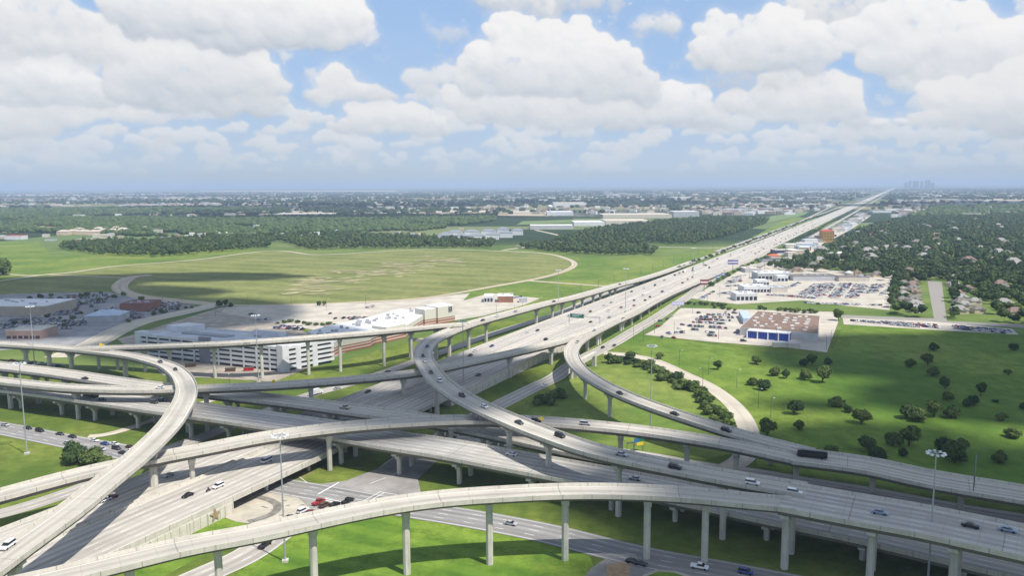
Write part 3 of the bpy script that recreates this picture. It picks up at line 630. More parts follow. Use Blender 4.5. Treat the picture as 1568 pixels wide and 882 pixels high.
M_freeS = road_mat('freeway_concrete_south', (0.46, 0.425, 0.38), [(-9, True), (-5.4, True), (-1.8, True), (1.8, True), (5.4, True), (9, True), (-12.4, False), (11.8, False)], [-10.8, -7.2, -3.6, 0, 3.6, 7.2, 10.4], dirt=.22)
for k, m in (('HN', M_freeN), ('HS', M_freeS)):
    tag(sheet('freeway', R[k], 0.0, m), kind='structure')
for a, b in ((-130, FA), (FB, 29000)):
    q = fpath(a, b, (EDN + EDS) / 2, EDS - EDN - .1)
    n = len(q.p); V = []
    for i in range(n):
        for o in (-1, 1):
            x = q.p[i, :2] + q.nrm[i] * o * q.hw[i]; V += [(x[0], x[1], -.4), (x[0], x[1], q.p[i, 2] - .03)]
    F = []
    for i in range(n - 1):
        j = 4 * i; F += [(j, j + 1, j + 5, j + 4), (j + 1, j + 3, j + 7, j + 5), (j + 3, j + 2, j + 6, j + 7)]
    F += [(0, 2, 3, 1), (4 * n - 4, 4 * n - 3, 4 * n - 1, 4 * n - 2)]
    tag(obj('freeway_embankment', V, F, M_wall), kind='structure')
for off, w_, a, b in ((60, 11, 1000, 9000), (-50, 10, 1250, 9000)):
    tag(sheet('frontage_road', fpath(a, b, off, w_), .16 - 1.0, M_front), kind='structure').location.z = 0.0
# ---------------------------------------------------------------- flyovers and bridges
def column_mb(h, w, t, capw, style):
    """a pier standing on its base at the origin, x across the deck, y along it; returns (shaft, cap)"""
    s, c = MB(), MB()
    capd = min(2.4, h * 0.3)
    def shaft(x0, x1, z1):
        ch = 0.25 * w
        pts = [(x0 + ch, -t / 2), (x1 - ch, -t / 2), (x1, -t / 2 + ch), (x1, t / 2 - ch), (x1 - ch, t / 2), (x0 + ch, t / 2), (x0, t / 2 - ch), (x0, -t / 2 + ch)]
        s.prism(pts, -.3, z1)
    if style == 'single':
        shaft(-w / 2, w / 2, h - capd); c.extr([(-w / 2 - .12, h - capd), (w / 2 + .12, h - capd), (capw / 2, h - .5), (capw / 2, h), (-capw / 2, h), (-capw / 2, h - .5)], -t / 2 - .1, t / 2 + .1)
    elif style == 'hammer':
        shaft(-w / 2, w / 2, h - capd * 1.3)
        k = capd * 1.3; a, b = w / 2, capw / 2
        prof = [(-a - .1, h - k), (a + .1, h - k), (a + (b - a) * .25, h - k * .55), (a + (b - a) * .6, h - k * .38), (b, h - k * .3), (b, h), (-b, h), (-b, h - k * .3), (-a - (b - a) * .6, h - k * .38), (-a - (b - a) * .25, h - k * .55)]
        c.extr(prof, -t / 2 - .15, t / 2 + .15)
    return s, c
def flyover(key, label, deckmat, cols, style='hammer', w=2.3, t=1.9, capk=0.62, name='flyover_ramp', gird=1.9, inset=1.3, group=None, zb=None, ends=(None, None)):
    p = R[key]; i0, i1 = ends
    if ends != (None, None): p = p.cut(i0, i1)
    b = p.p[len(p.p) // 2]
    th = thing(name, label, 'bridge', (b[0], b[1], 0), 0, group)
    def part(o):
        o.parent = th; o.matrix_parent_inverse = Matrix.Translation(-Vector((b[0], b[1], 0))); return o
    d = part(sweep('deck', p, [(-1, .3, 0), (1, -.3, 0), (1, -.3, -.3), (-1, .3, -.3)], deckmat))
    for sgn in (-1, 1):
        part(sweep('parapet', p, [(sgn, 0, -.55), (sgn, 0, .95), (sgn, -sgn * .25, .95), (sgn, -sgn * .45, .1), (sgn, -sgn * .45, -.55)], M_para))
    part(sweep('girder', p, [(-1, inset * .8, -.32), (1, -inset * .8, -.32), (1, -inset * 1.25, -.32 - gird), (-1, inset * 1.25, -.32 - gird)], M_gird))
    for cpx in cols:
        i = p.near_px(cpx[0], cpx[1]) if isinstance(cpx, tuple) else p.near_px(cpx)
        h = p.p[i, 2] - .34 - gird
        if h < 1.2: continue
        if style == 'double':
            offs = (-p.hw[i] * .48, p.hw[i] * .48); cw = p.hw[i] * .8; st = 'hammer'
        else: offs = (0,); cw = p.hw[i] * 2 * capk; st = style
        for o in offs:
            s, c = column_mb(h, w, t, cw, st)
            co = s.build('column', M_col, th); cc = c.build('cap', M_col, co)
            x = p.at(i, o); co.location = (x[0] - b[0], x[1] - b[1], 0); co.rotation_euler = (0, 0, math.atan2(p.nrm[i, 1], p.nrm[i, 0]))
    return th
flyover('A', 'slender concrete flyover sweeping across the foreground on tall thin columns', M_deck1, [200, 327, 482, 618, 745, 867, 988, 1083, 1203], 'single', w=2.1, t=2.1, capk=.32, inset=1.6, gird=1.6)
flyover('B', 'high curling concrete flyover making the hairpin bend at the left', M_deck1, [-30, (38, 529), (75, 532), (108, 534), (190, 544), (258, 562), (291, 600), (231, 681), (18, 848)], 'hammer', w=3.0, t=2.4)
flyover('C', 'long low-arched concrete flyover crossing the middle, passing under the hairpin', M_deck1, [-30, 293, 506, 692, 805, 950, 1055, 1131], 'hammer', w=2.2, t=2.0)
flyover('CE', 'straight two-lane viaduct at the lower right beside the tree-dotted meadow', M_deck2, [1223, 1334, 1474, 1590], 'single', w=2.6, t=2.2, capk=.3)
flyover('D', 'tall flyover looping over everything in a tight bend right of the centre', M_deck1, [1000, 973, 948, 934, 919, 908, 891, 879, 860, 840, 821, 780, 739, 717, 688, (667, 580), 745, 846, 942, 1021, 1109], 'hammer', w=2.4, t=2.0)
flyover('DA', 'wide merged viaduct at the lower right with white traffic', M_deckW, [1206, 1335, 1470, 1600], 'double', w=2.2, t=2.2)
flyover('E', 'single-lane ramp curling down from the freeway past the shrub belt', M_deck1, [1011, 993, 981, 967, 951, 934, 915, 896, (879, 545), 918, 954, 1006, 1058], 'hammer', w=2.0, t=1.8)
flyover('G', 'gently bent ramp leaving the freeway and running low across the left middle', M_deck1, [900, 843, 780, 618, 475, 315, 116, 13], 'hammer', w=2.6, t=2.0, capk=.5)
flyover('F', 'thin high ramp running in front of the white parking garage', M_deck1, [150, 178, 221, 260, 329, 397, 471, 518, 587, 629, 668], 'single', w=1.9, t=1.9, capk=.5)
flyover('I1', 'broad five-lane crossing viaduct, nearer of the two parallel ones', M_deck5, [-20, 45, 107, 158, 222, 305, 364, 440, 534, 621, 715, 822, 940, 1044, 1177, 1326, 1480, 1620], 'double', w=2.3, t=1.8)
flyover('I2', 'three-lane crossing viaduct, farther of the two parallel ones', M_deck2, [14, 61, 111, 165, 230, 290, 358, 430, 508, 590, 681, 760, 854, 930], 'double', w=2.0, t=1.8)
# the freeway's own bridge over the crossing
def freeway_bridge():
    p = fpath(FA, FB, (EDN + EDS) / 2, EDS - EDN); b = p.p[len(p.p) // 2]
    th = thing('freeway_bridge', 'low wide freeway bridge over the paved crossing, split by a dark gap', 'bridge', (b[0], b[1], 0))
    inv = Matrix.Translation(-Vector((b[0], b[1], 0)))
    for lo, hi in ((EDN, -1.0), (1.0, EDS)):
        q = fpath(FA, FB, (lo + hi) / 2, hi - lo)
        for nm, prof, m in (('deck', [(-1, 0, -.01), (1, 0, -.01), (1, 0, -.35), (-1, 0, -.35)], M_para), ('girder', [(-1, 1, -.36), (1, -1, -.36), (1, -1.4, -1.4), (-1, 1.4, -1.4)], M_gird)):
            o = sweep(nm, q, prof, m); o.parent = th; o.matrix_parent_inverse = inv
    for s in (60, 85, 110, 135, 160, 182):
        for off in (-17, -7, 5, 14.5, 24):
            a, c = column_mb(4.05, 1.7, 1.4, 7.5, 'hammer'); co = a.build('column', M_col, th); c.build('cap', M_col, co)
            x = fpt(s, off); co.location = (x[0] - b[0], x[1] - b[1], 0); co.rotation_euler = (0, 0, math.atan2(fn[1], fn[0]))
freeway_bridge()
# barriers along the freeway
def barrier(name, label, a, b, off, parts, mat=M_para, cat='barrier'):
    q = fpath(a, b, off, 2); o = sweep(name, q, [(0, x, z) for x, z in parts], mat); return tag(o, label, cat)
J = [(-.35, -.05), (-.3, .12), (-.1, .95), (.1, .95), (.3, .12), (.35, -.05)]
barrier('median_barrier', 'long pale concrete barrier dividing the two freeway carriageways', -130, 9000, 1.05, J)
barrier('median_barrier', 'pale barrier along the inner edge of the northern carriageway beside the gap', -130, 330, -1.05, J)
barrier('parapet_wall', 'pale parapet along the northern freeway edge below the field', -130, 2500, EDN, [(-.25, -1.2), (-.25, 1), (.1, 1), (.25, .1), (.25, -1.2)])
barrier('parapet_wall', 'pale parapet along the southern freeway edge above the ribbed wall', -130, 700, EDS, [(.25, -1.2), (.25, 1), (-.1, 1), (-.25, .1), (-.25, -1.2)])
# ribbed retaining walls of the freeway's south side, the near one carrying a star
def ribbed():
    m, tr = newmat('ribbed_wall'); k = NT(tr)
    uv = k.new('ShaderNodeUVMap', uv_map='UVMap').outputs[0]; X, Y, _ = k.xyz(uv); p = k.pos(); Z = k.xyz(p)[2]
    j = k.math('LESS_THAN', k.math('ABSOLUTE', k.math('SUBTRACT', k.math('FRACT', k.math('DIVIDE', Y, 3.0)), .5)), .045)
    n = k.noise(p, .3, 5.0, .6); s = k.noise(k.comb(k.math('MULTIPLY', Y, .6), k.math('MULTIPLY', Z, .1)), 1.0, 4.0)
    c = k.mix(k.ss(n, .3, .7), (.50, .47, .40), (.58, .55, .47)); c = k.mix(k.ss(s, .55, .75, 0, .35), c, (.28, .26, .22))
    c = k.mix(k.math('MULTIPLY', j, .6), c, (.2, .19, .17)); k.bsdf(c, .9, .15); return m
M_rib = ribbed()
def rwall(label, a, b, off, star=None):
    q = fpath(a, b, off, 2); i = len(q.p) // 2; bb = q.p[i]
    th = thing('retaining_wall', label, 'wall', (bb[0], bb[1], 0)); inv = Matrix.Translation(-Vector((bb[0], bb[1], 0)))
    w = sweep('wall_face', q, [(0, 0, 0), (0, .45, 0), (0, .45, 0), (0, 0, 0)], M_rib)
    me = w.data; n = len(q.p)
    for r in range(n):
        for j2, z in ((0, -.3), (1, -.3), (2, q.p[r, 2] - 1.15), (3, q.p[r, 2] - 1.15)):
            me.vertices[r * 4 + j2].co.z = z
    w.parent = th; w.matrix_parent_inverse = inv
    mbp = MB(); s = a + 4
    while s < b - 2:
        x = fpt(s, off + .45 + .2); z = fz(s) - 1.2
        mbp.box(-.3, .3, -.18, .2, -.3, z, 0, math.atan2(fd[1], fd[0]), (x[0] - bb[0], x[1] - bb[1])); s += 8
    mbp.build('wall_ribs', M_rib, th)
    if star:
        c = fpt(star, off + .75, fz(star) - 2.6); m = MB(); pts = []
        for r in range(10):
            ra = (2.5 if r % 2 == 0 else 1.0); an = math.pi / 2 + r * math.pi / 5
            pts.append((ra * math.cos(an), ra * math.sin(an)))
        m.prism(pts, -.12, .12); so_ = m.build('star', plain('star_stone', (.30, .22, .13), .8), th)
        so_.location = (c[0] - bb[0], c[1] - bb[1], c[2]); so_.rotation_euler = (math.pi / 2, 0, math.atan2(fd[1], fd[0]))
    return th
rwall('pale ribbed retaining wall with a brown star where the freeway meets the underpass', -130, FA, EDS, FA - 9)
rwall('pale plain retaining wall under the freeway edge above dark shaded grass', FB, 640, EDS)
rwall('retaining wall along the far side of the freeway by the grass strip', -130, FA, EDN - .45)
# ---------------------------------------------------------------- air: one box of even haze; drifting clouds overhead that shade the land
def haze():
    v = MB().box(-BIG - 900, BIG + 900, -3900, BIG + 900, -1.2, 206.0)
    m, tr = newmat('haze'); k = NT(tr); o = k.new('ShaderNodeOutputMaterial'); pv = k.new('ShaderNodeVolumePrincipled')
    pv.inputs['Color'].default_value = (0.62, 0.78, 1.0, 1); pv.inputs['Density'].default_value = HAZE
    pv.inputs['Anisotropy'].default_value = 0.0
    k.l.new(pv.outputs[0], o.inputs['Volume'])
    tag(v.build('haze', m), kind='stuff')
HAZE = 8.5e-5
haze()
def cloud_shade():
    m, tr = newmat('cloud_white'); k = NT(tr)
    k.bsdf((.85, .85, .86), 1.0, 0.0)
    r = np.random.default_rng(5); zc = 1500.0
    blobs = [(-45, 340, 42, 24, 0), (120, 345, 40, 20, 0), (-95, 400, 75, 45, 0), (-20, 478, 62, 42, 0), (5, 400, 60, 62, 0), (80, 300, 90, 52, 0), (190, 262, 130, 75, 0), (75, 225, 75, 42, 0), (330, 235, 150, 75, 0),
             (300, 535, 112, 72, 0), (440, 550, 130, 120, 0), (268, 450, 95, 48, 0), (180, 352, 60, 26, 0), (385, 440, 70, 45, 0), (150, 430, 30, 14, 0), (-390, 745, 190, 110, 0), (-235, 605, 100, 62, 0), (-440, 1070, 150, 55, 0), (-430, 880, 130, 62, 0), (-590, 960, 120, 120, 0),
             (-1700, 4600, 1500, 420, 1), (900, 5200, 1300, 420, 1), (3000, 4300, 1300, 500, 1), (-600, 3000, 700, 150, 1), (-2300, 2800, 500, 160, 1), (1900, 2300, 300, 120, 1)]
    me0 = bmesh.new(); bmesh.ops.create_icosphere(me0, subdivisions=4, radius=1.0)
    base = np.array([v.co[:] for v in me0.verts]); F = [[v.index for v in f.verts] for f in me0.faces]; me0.free()
    for x, y, rx, ry, far in blobs:
        d = base.copy(); n = np.zeros(len(d))
        for f in (2.0, 4.0, 8.0):
            ph = r.uniform(0, 6, 3); q = r.normal(0, 1, (3, 3))
            n += np.sin((d @ q[0]) * f + ph[0]) * np.sin((d @ q[1]) * f + ph[1]) / f
        d *= (1 + .32 * n)[:, None]
        d[:, 2] = np.where(d[:, 2] < 0, d[:, 2] * .4, d[:, 2])
        d *= np.array([rx, ry, min(rx, ry) * .5])
        o = obj('cloud', d, F, m, recalc=False, smooth=True)
        o.location = (x + .47 * zc, y - .39 * zc, zc + r.uniform(-60, 60)); tag(o, kind='stuff')
cloud_shade()
# ---------------------------------------------------------------- trees and shrubs
def leaf_mat(name, a, b):
    m, tr = newmat(name); k = NT(tr)
    oi = k.new('ShaderNodeObjectInfo').outputs['Random']
    at = k.new('ShaderNodeAttribute', attribute_name='tint').outputs['Fac']
    n = k.noise(k.pos(), 0.35, 3.0, .6)
    f = k.math('ADD', k.math('MULTIPLY', k.math('FRACT', k.math('ADD', oi, at)), .75), k.math('MULTIPLY', n, .4))
    c = k.mix(k.ss(f, .1, .9), a, b)
    k.bsdf(c, .8, .15); return m
M_leaf = leaf_mat('tree_leaves', (.03, .062, .02), (.105, .145, .04)); M_leafs = leaf_mat('estate_leaves', (.024, .05, .02), (.07, .105, .035))
M_leafd = leaf_mat('wood_leaves', (.026, .054, .02), (.075, .11, .034))
M_bark = plain('bark', (.11, .085, .06), .95, .1, var=.3, scale=2)
def ico(sub):
    bm = bmesh.new(); bmesh.ops.create_icosphere(bm, subdivisions=sub, radius=1.0)
    V = np.array([v.co[:] for v in bm.verts]); T = np.array([[v.index for v in f.verts] for f in bm.faces]); bm.free(); return V, T
ICO = {s: ico(s) for s in (1, 2, 3)}
def crown(seed, r, h, z0, lobes, leaves, size, sub=1, core=.8):
    """leaf clumps round several lobes: vertices and triangles"""
    g = np.random.default_rng(seed); V, T, nv = [], [], 0
    cen = []
    for i in range(lobes):
        a = g.uniform(0, 2 * math.pi); q = math.sqrt(g.uniform(0, 1)) * .62 * r
        zz = z0 + h * (.35 + .42 * g.uniform(0, 1) * (1 - q / r * .6)); cen.append((q * math.cos(a), q * math.sin(a), zz, r * g.uniform(.24, .5)))
    cen.append((0, 0, z0 + h * .5, r * .5))
    for cx, cy_, cz, rr in cen:
        bv, bt = ICO[sub]; d = bv * (1 + g.normal(0, .16, (len(bv), 1))) * rr * core
        d[:, 2] *= min(1.0, h / (2 * r) + .25)
        V.append(d + (cx, cy_, cz)); T.append(bt + nv); nv += len(d)
        n = leaves // len(cen)
        if n:
            u = g.normal(0, 1, (n, 3)); u /= np.linalg.norm(u, axis=1)[:, None]; u[:, 2] = np.where(u[:, 2] < -.35, -u[:, 2], u[:, 2])
            p = u * (rr * g.uniform(.7, 1.24, n))[:, None]; p[:, 2] *= min(1.0, h / (2 * r) + .25); p += (cx, cy_, cz)
            w = u + g.normal(0, .5, (n, 3)); e1 = np.cross(w, g.normal(0, 1, (n, 3))); e1 /= np.linalg.norm(e1, axis=1)[:, None]
            e2 = np.cross(w, e1); e2 /= np.linalg.norm(e2, axis=1)[:, None]; s = (size * g.uniform(.6, 1.3, n))[:, None]
            q3 = np.stack([p + e1 * s, p - e1 * s * .5 + e2 * s * .8, p - e1 * s * .6 - e2 * s * .8], 1).reshape(-1, 3)
            V.append(q3); T.append(np.arange(3 * n).reshape(n, 3) + nv); nv += 3 * n
    return np.concatenate(V), np.concatenate(T)
def trunk_mb(r, h, z0, seed):
    g = random.Random(seed); m = MB(); m.tube((0, 0, -.2), (0, 0, z0 + h * .3), r * .055 + .08, r * .035 + .05, 7)
    for i in range(5):
        a = g.uniform(0, 6.28); q = r * g.uniform(.35, .6)
        m.tube((0, 0, z0 + h * g.uniform(.02, .2)), (q * math.cos(a), q * math.sin(a), z0 + h * g.uniform(.4, .65)), r * .03 + .03, .03, 5)
    return m
TREEV = []
for i, (r_, h_, z_) in enumerate([(5, 8, -.6), (5, 7.5, -.9), (4.2, 8.5, -.4), (5.5, 7.5, -.9), (5, 8.5, -1)]):
    V, T = crown(100 + i, r_, h_, z_, 8 + i, 1900, .62, 2, .72)
    TREEV.append((fast_mesh('crown', V, T), trunk_mb(r_, h_, z_, i), r_, h_))
    TREEV[-1][0].materials.append(M_leaf)
SHRUBV = []
for i in range(3):
    V, T = crown(140 + i, 3.2, 4.4, -.4, 7, 700, .42, 1, .85); me = fast_mesh('crown', V, T); me.materials.append(M_leaf); SHRUBV.append(me)
trunkme = [t[1].build('trunk', M_bark) for t in TREEV]
trunkd = [o.data for o in trunkme]
for o in trunkme: bpy.data.objects.remove(o)
NTREE = 0
def tree(px, py, wpx, label, var=None, group=None, hk=1.0, world=None, name='tree', cat='tree'):
    """a tree whose foot shows at (px, py) and whose crown is wpx photo pixels wide"""
    global NTREE
    p = P(px, py) if world is None else np.array(world); dist = np.linalg.norm(p - [0, 0, CAMH])
    v = (NTREE if var is None else var) % len(TREEV); NTREE += 1
    r = wpx / FPX * dist / 2; s = r / TREEV[v][2]
    th = thing(name, label, cat, p, NTREE * 1.7, group); th.scale = (s, s, s * hk * 1.22)
    link('trunk', trunkd[v], None, th); link('crown', TREEV[v][0], None, th)
    return th
def z8(x, y): return 1140 + x / 3.663, 480 + y / 3.663
MEADOW = [  # zoomed x, foot y, width, height factor, description
    (65, 287, 72, .75, 'low wide bush-like tree in bright grass just below the blue-fronted store'),
    (333, 296, 52, .95, 'left of a close trio of small trees on the meadow below the store corner'), (378, 288, 60, .9, 'middle of a close trio of small trees below the store corner'),
    (470, 287, 56, .9, 'right tree of the trio on the meadow below the store corner'), (165, 350, 70, .85, 'pale roundish tree left in a loose row of four on the upper meadow'),
    (236, 365, 58, 1, 'small dark tree, second in the loose row of four on the upper meadow'), (337, 372, 74, 1, 'dark round tree, third in the loose row of four on the upper meadow'),
    (436, 388, 90, .95, 'largest and palest tree closing the loose row of four on the meadow'), (45, 402, 78, .75, 'lighter half of a joined tree pair beside the curving ramp road'),
    (112, 432, 76, .95, 'darker half of a joined tree pair beside the curving ramp road'), (276, 564, 98, .9, 'lone broad tree in sunlit grass right of the curving ramp road'),
    (306, 655, 68, 1, 'smaller tree just below the lone broad tree near the ramp road'), (130, 694, 105, .85, 'dense tree hugging the end of the curving ramp road above the viaduct'),
    (512, 524, 98, .75, 'low spreading tree, upper of a chain in the shaded middle meadow'), (580, 556, 52, .95, 'little tree at the tail of the low spreading one in the shaded meadow'),
    (656, 624, 108, .85, 'wide dark tree in the middle of the shaded meadow'), (930, 304, 56, 1, 'small very dark tree left of a pair high on the meadow'),
    (1026, 290, 68, .85, 'dark tree right of a pair high on the meadow'), (1062, 207, 58, .9, 'dark tree highest on the meadow, below the row of parked cars'),
    (1056, 350, 72, .75, 'faint low tree under the high dark pair on the meadow'), (1126, 422, 70, 1, 'tall dark tree at the top of a stacked pair right on the meadow'),
    (1136, 489, 62, .9, 'smaller tree below the tall dark one right on the meadow'), (1322, 464, 52, 1.2, 'slim upright dark tree toward the right of the meadow'),
    (1245, 520, 58, .9, 'left of two touching trees below the slim upright tree'), (1287, 514, 58, 1, 'right of two touching trees below the slim upright tree'),
    (906, 588, 108, .75, 'pale spreading tree starting the long clump across the lower meadow'), (978, 606, 106, .8, 'second pale tree of the long clump across the lower meadow'),
    (1066, 582, 90, .85, 'third tree of the long clump across the lower meadow'), (1160, 588, 88, .95, 'dark tree closing the right end of the long clump on the lower meadow'),
    (1506, 207, 48, .9, 'small dark tree far right near the car row'), (1478, 347, 42, .8, 'faint little tree in the shade far right on the meadow'),
    (1440, 602, 62, .8, 'low dark round tree right on the lower meadow'), (1408, 498, 40, .3, 'flat bush lying in the grass right on the meadow'),
    (1506, 698, 88, .75, 'dark spreading tree near the right edge above the light mast'), (1562, 538, 46, .8, 'tree cut by the right edge of the meadow view'),
    (692, 772, 116, .8, 'dark wide tree on the lower meadow above the long black vehicle'), (832, 744, 100, .85, 'left tree of a joined mass near the foot of the meadow'),
    (922, 746, 106, .9, 'right tree of a joined mass near the foot of the meadow'), (886, 800, 58, 1, 'small tree tucked below the joined mass on the lower meadow'),
    (752, 835, 102, .9, 'dark tree lowest on the meadow, half behind the viaduct edge'), (1100, 790, 110, .9, 'dark tree behind the lamp ring of the right mast'),
    (1180, 840, 140, 1.0, 'largest pale open tree right of the mast lamp ring'), (1228, 788, 70, 1, 'dim tree at the right shoulder of the largest pale tree'),
    (1432, 842, 82, 1, 'bright green tree beside the sign frame on the viaduct'), (482, 790, 78, .8, 'tree peeping over the viaduct left of the lower meadow'), (120, 610, 30, .8, 'tiny tree left of the lone broad tree by the ramp road')]
for x, y, wz, hk, lb in MEADOW:
    px, py = z8(x, y); tree(px, py, wz / 3.663, lb, hk=hk, group='trees dotted over the right meadow')
for px, py, wp, hk, lb in [(1010, 550, 14, .95, 'single tree at the tip of the grass by the ramp road start'), (1099, 566, 15, .9, 'single small tree in bright grass below the parking lot'),
        (116, 709, 40, 1, 'big dark tree standing against the queue of cars at the left'), (140, 713, 36, .8, 'second dark tree joined to the big one by the left queue'), (164, 712, 26, .6, 'low bush trailing right of the big dark trees at the left'),
        (335, 470, 11, 1.1, 'left of three trees where the field road meets the lot'), (345, 470, 9, 1.1, 'middle of three trees where the field road meets the lot'), (353, 470, 9, 1, 'right of three trees where the field road meets the lot'),
        (489, 468, 8, 1.1, 'left of two little trees on the edge of the mown field'), (496, 468, 8, 1.1, 'right of two little trees on the edge of the mown field'),
        (5, 421, 30, .9, 'dark rounded tree cut by the left edge on the far grass')]:
    tree(px, py, wp, lb, hk=hk)
def shrub(px, py, wpx, label, group, name='shrub', cat='shrub', hk=1.0, i=0):
    p = P(px, py); d = np.linalg.norm(p - [0, 0, CAMH]); s = wpx / FPX * d / 6.4
    o = link(name, SHRUBV[i % 3]); o.location = tuple(p); o.scale = (s, s, s * hk); o.rotation_euler = (0, 0, i * 2.1); return tag(o, label, cat, group)
i = 0
for x, y in [(685, 292), (712, 275), (735, 290), (758, 276), (790, 300), (800, 280), (835, 298), (850, 315), (880, 306), (895, 330), (920, 320), (945, 340), (930, 352), (975, 345), (990, 372), (1015, 365), (1000, 395), (1040, 392), (1062, 412), (1085, 402), (1070, 432), (1110, 425), (1105, 446), (1140, 440), (1165, 456), (1190, 440), (1180, 462), (1215, 458), (1245, 470), (1205, 490), (1235, 505), (1262, 492), (1215, 525), (1255, 535), (1290, 525), (1245, 565), (1290, 560), (1325, 570), (1265, 598), (1310, 600), (1350, 605), (1300, 630), (1340, 640), (1385, 640), (1375, 672), (1410, 668), (1330, 668), (1420, 690)]:
    i += 1; shrub(760 + x / 3.92, 480 + y / 3.92 + 2, (74 + 22 * math.sin(i * 2.3)) / 3.92, 'dark green shrub in the thick belt along the inside of the curving ramp road', 'shrubs along the ramp road', i=i, hk=.9 + .3 * math.sin(i * 1.3))
for j, (x, y, s) in enumerate([(240, 545, 80), (275, 530, 95), (310, 520, 90), (345, 500, 95), (380, 480, 80), (260, 515, 70), (330, 540, 70), (400, 500, 60)]):
    shrub(760 + x / 3.92, 480 + y / 3.92 + 3, s / 3.92, 'dark shrub in the shaded thicket beside the frontage road under the curling ramp', 'thicket by the shaded frontage road', i=j, hk=1.0)
for j, (x, y, s) in enumerate([(300, 415, 30), (330, 412, 40), (370, 412, 45), (410, 415, 45), (455, 415, 50), (500, 418, 50), (545, 420, 50), (590, 425, 55), (630, 430, 55), (560, 440, 50), (620, 450, 45), (670, 455, 45), (710, 462, 40)]):
    shrub(980 + x / 4.9, 380 + y / 4.9 + 2, s / 4.9, 'clipped-looking dark tree in the hedge row above the busy car park', 'hedge row between the car parks', name='hedge_tree', cat='tree', i=j, hk=.9)
for j, (x, y, s) in enumerate([(900, 450, 60), (935, 455, 40), (1050, 462, 50), (1090, 466, 55), (1130, 470, 55), (1180, 475, 60), (1230, 480, 55), (1280, 478, 60), (1320, 480, 40)]):
    shrub(980 + x / 4.9, 380 + y / 4.9 + 2, s / 4.9, 'dark tree in the row behind the brown-roofed store', 'trees behind the brown-roofed store', name='hedge_tree', cat='tree', i=j, hk=1.0)
tree(980 + 1490 / 4.9, 380 + 545 / 4.9, 16, 'single rounded tree at the rear corner of the brown-roofed store')
for j, (x, y, s) in enumerate([(960, 290, 30), (1000, 285, 40), (1040, 280, 45), (1080, 285, 45), (1120, 290, 40), (1150, 298, 45), (1190, 300, 45), (1230, 300, 40), (1270, 296, 45), (1300, 300, 30)]):
    shrub(180 + x / 3.92, 420 + y / 3.92 + 2, s / 3.92, 'round dark oak in the row at the middle car park', 'oaks in the middle car park', name='hedge_tree', cat='tree', i=j, hk=.75)
for j, (x, y) in enumerate([(178, 712), (240, 705), (310, 695), (418, 708), (485, 698), (525, 692), (605, 680), (245, 735), (305, 725), (360, 715), (545, 730), (600, 722), (685, 706), (430, 748), (492, 742), (375, 755), (268, 775), (460, 780), (548, 760), (580, 798), (88, 795), (322, 835), (280, 822), (440, 835), (385, 855), (360, 830), (90, 865), (155, 860), (485, 800), (240, 850), (390, 875), (740, 690), (1068, 775), (1115, 768), (970, 795), (925, 808), (805, 830), (770, 850), (850, 718), (180, 735), (1150, 765)]):
    shrub(x / 3.92, 275 + y / 3.92 + 2, (30 + 8 * math.sin(j * 1.7)) / 3.92, 'dark round tree planted among the cars of the shaded left car park', 'trees in the shaded left car park', name='lot_tree', cat='tree', i=j, hk=1.1)
for j in range(130):   # rows beside the freeway, far right
    t = j / 129
    a = fpt(760 + 2300 * t + 5 * math.sin(j * 5.1), (45 + 2.5 * math.sin(j * 3.3)) if j % 2 else (-38 + 2.5 * math.sin(j * 2.7)), 0); qx = Q(a)
    s = 4.2 + math.sin(j * 2.1); o = link('roadside_tree', SHRUBV[j % 3]); o.location = tuple(a); o.scale = (s / 3.2,) * 2 + (s / 3.2 * .9,)
    tag(o, 'small dark tree in the strip alongside the far straight of the freeway', 'tree', 'trees along the far freeway')

# ---- woods: thousands of crowns
def lod(seed, r, h, sub, leaves, lobes): return crown(seed, r, h, h * .12, lobes, leaves, r * .22, sub, .98)
L1 = [lod(200 + i, 5, 9, 1, 170, 4) for i in range(5)]
L2 = [lod(220 + i, 5, 8.5, 1, 40, 1) for i in range(4)]
def blob(seed, n=2):
    g = np.random.default_rng(seed); V, T = ICO[1]; V = V * (1 + g.normal(0, .2, (len(V), 1))); V = V * [5, 5, 4.6] + [0, 0, 4]; return V, T
L3 = [blob(240 + i) for i in range(4)]
def mass(name, pts, variants, mat, kind='stuff', scale=(.8, 1.25), seed=0, zk=1.0, label=None):
    g = np.random.default_rng(seed); V, T, K, nv = [], [], [], 0
    for x, y in pts:
        bv, bt = variants[g.integers(len(variants))]; s = g.uniform(*scale); a = g.uniform(0, 6.28); c, n = math.cos(a), math.sin(a)
        d = np.empty_like(bv); d[:, 0] = (bv[:, 0] * c - bv[:, 1] * n) * s + x; d[:, 1] = (bv[:, 0] * n + bv[:, 1] * c) * s + y; d[:, 2] = bv[:, 2] * s * g.uniform(.85, 1.2) * zk
        V.append(d); T.append(bt + nv); nv += len(d); K.append(np.full(len(d), g.uniform(0, 1), np.float32))
    if not V: return None
    me = fast_mesh(name, np.concatenate(V), np.concatenate(T)); at = me.attributes.new('tint', 'FLOAT', 'POINT'); at.data.foreach_set('value', np.concatenate(K))
    return tag(link(name, me, mat), label, kind=kind)
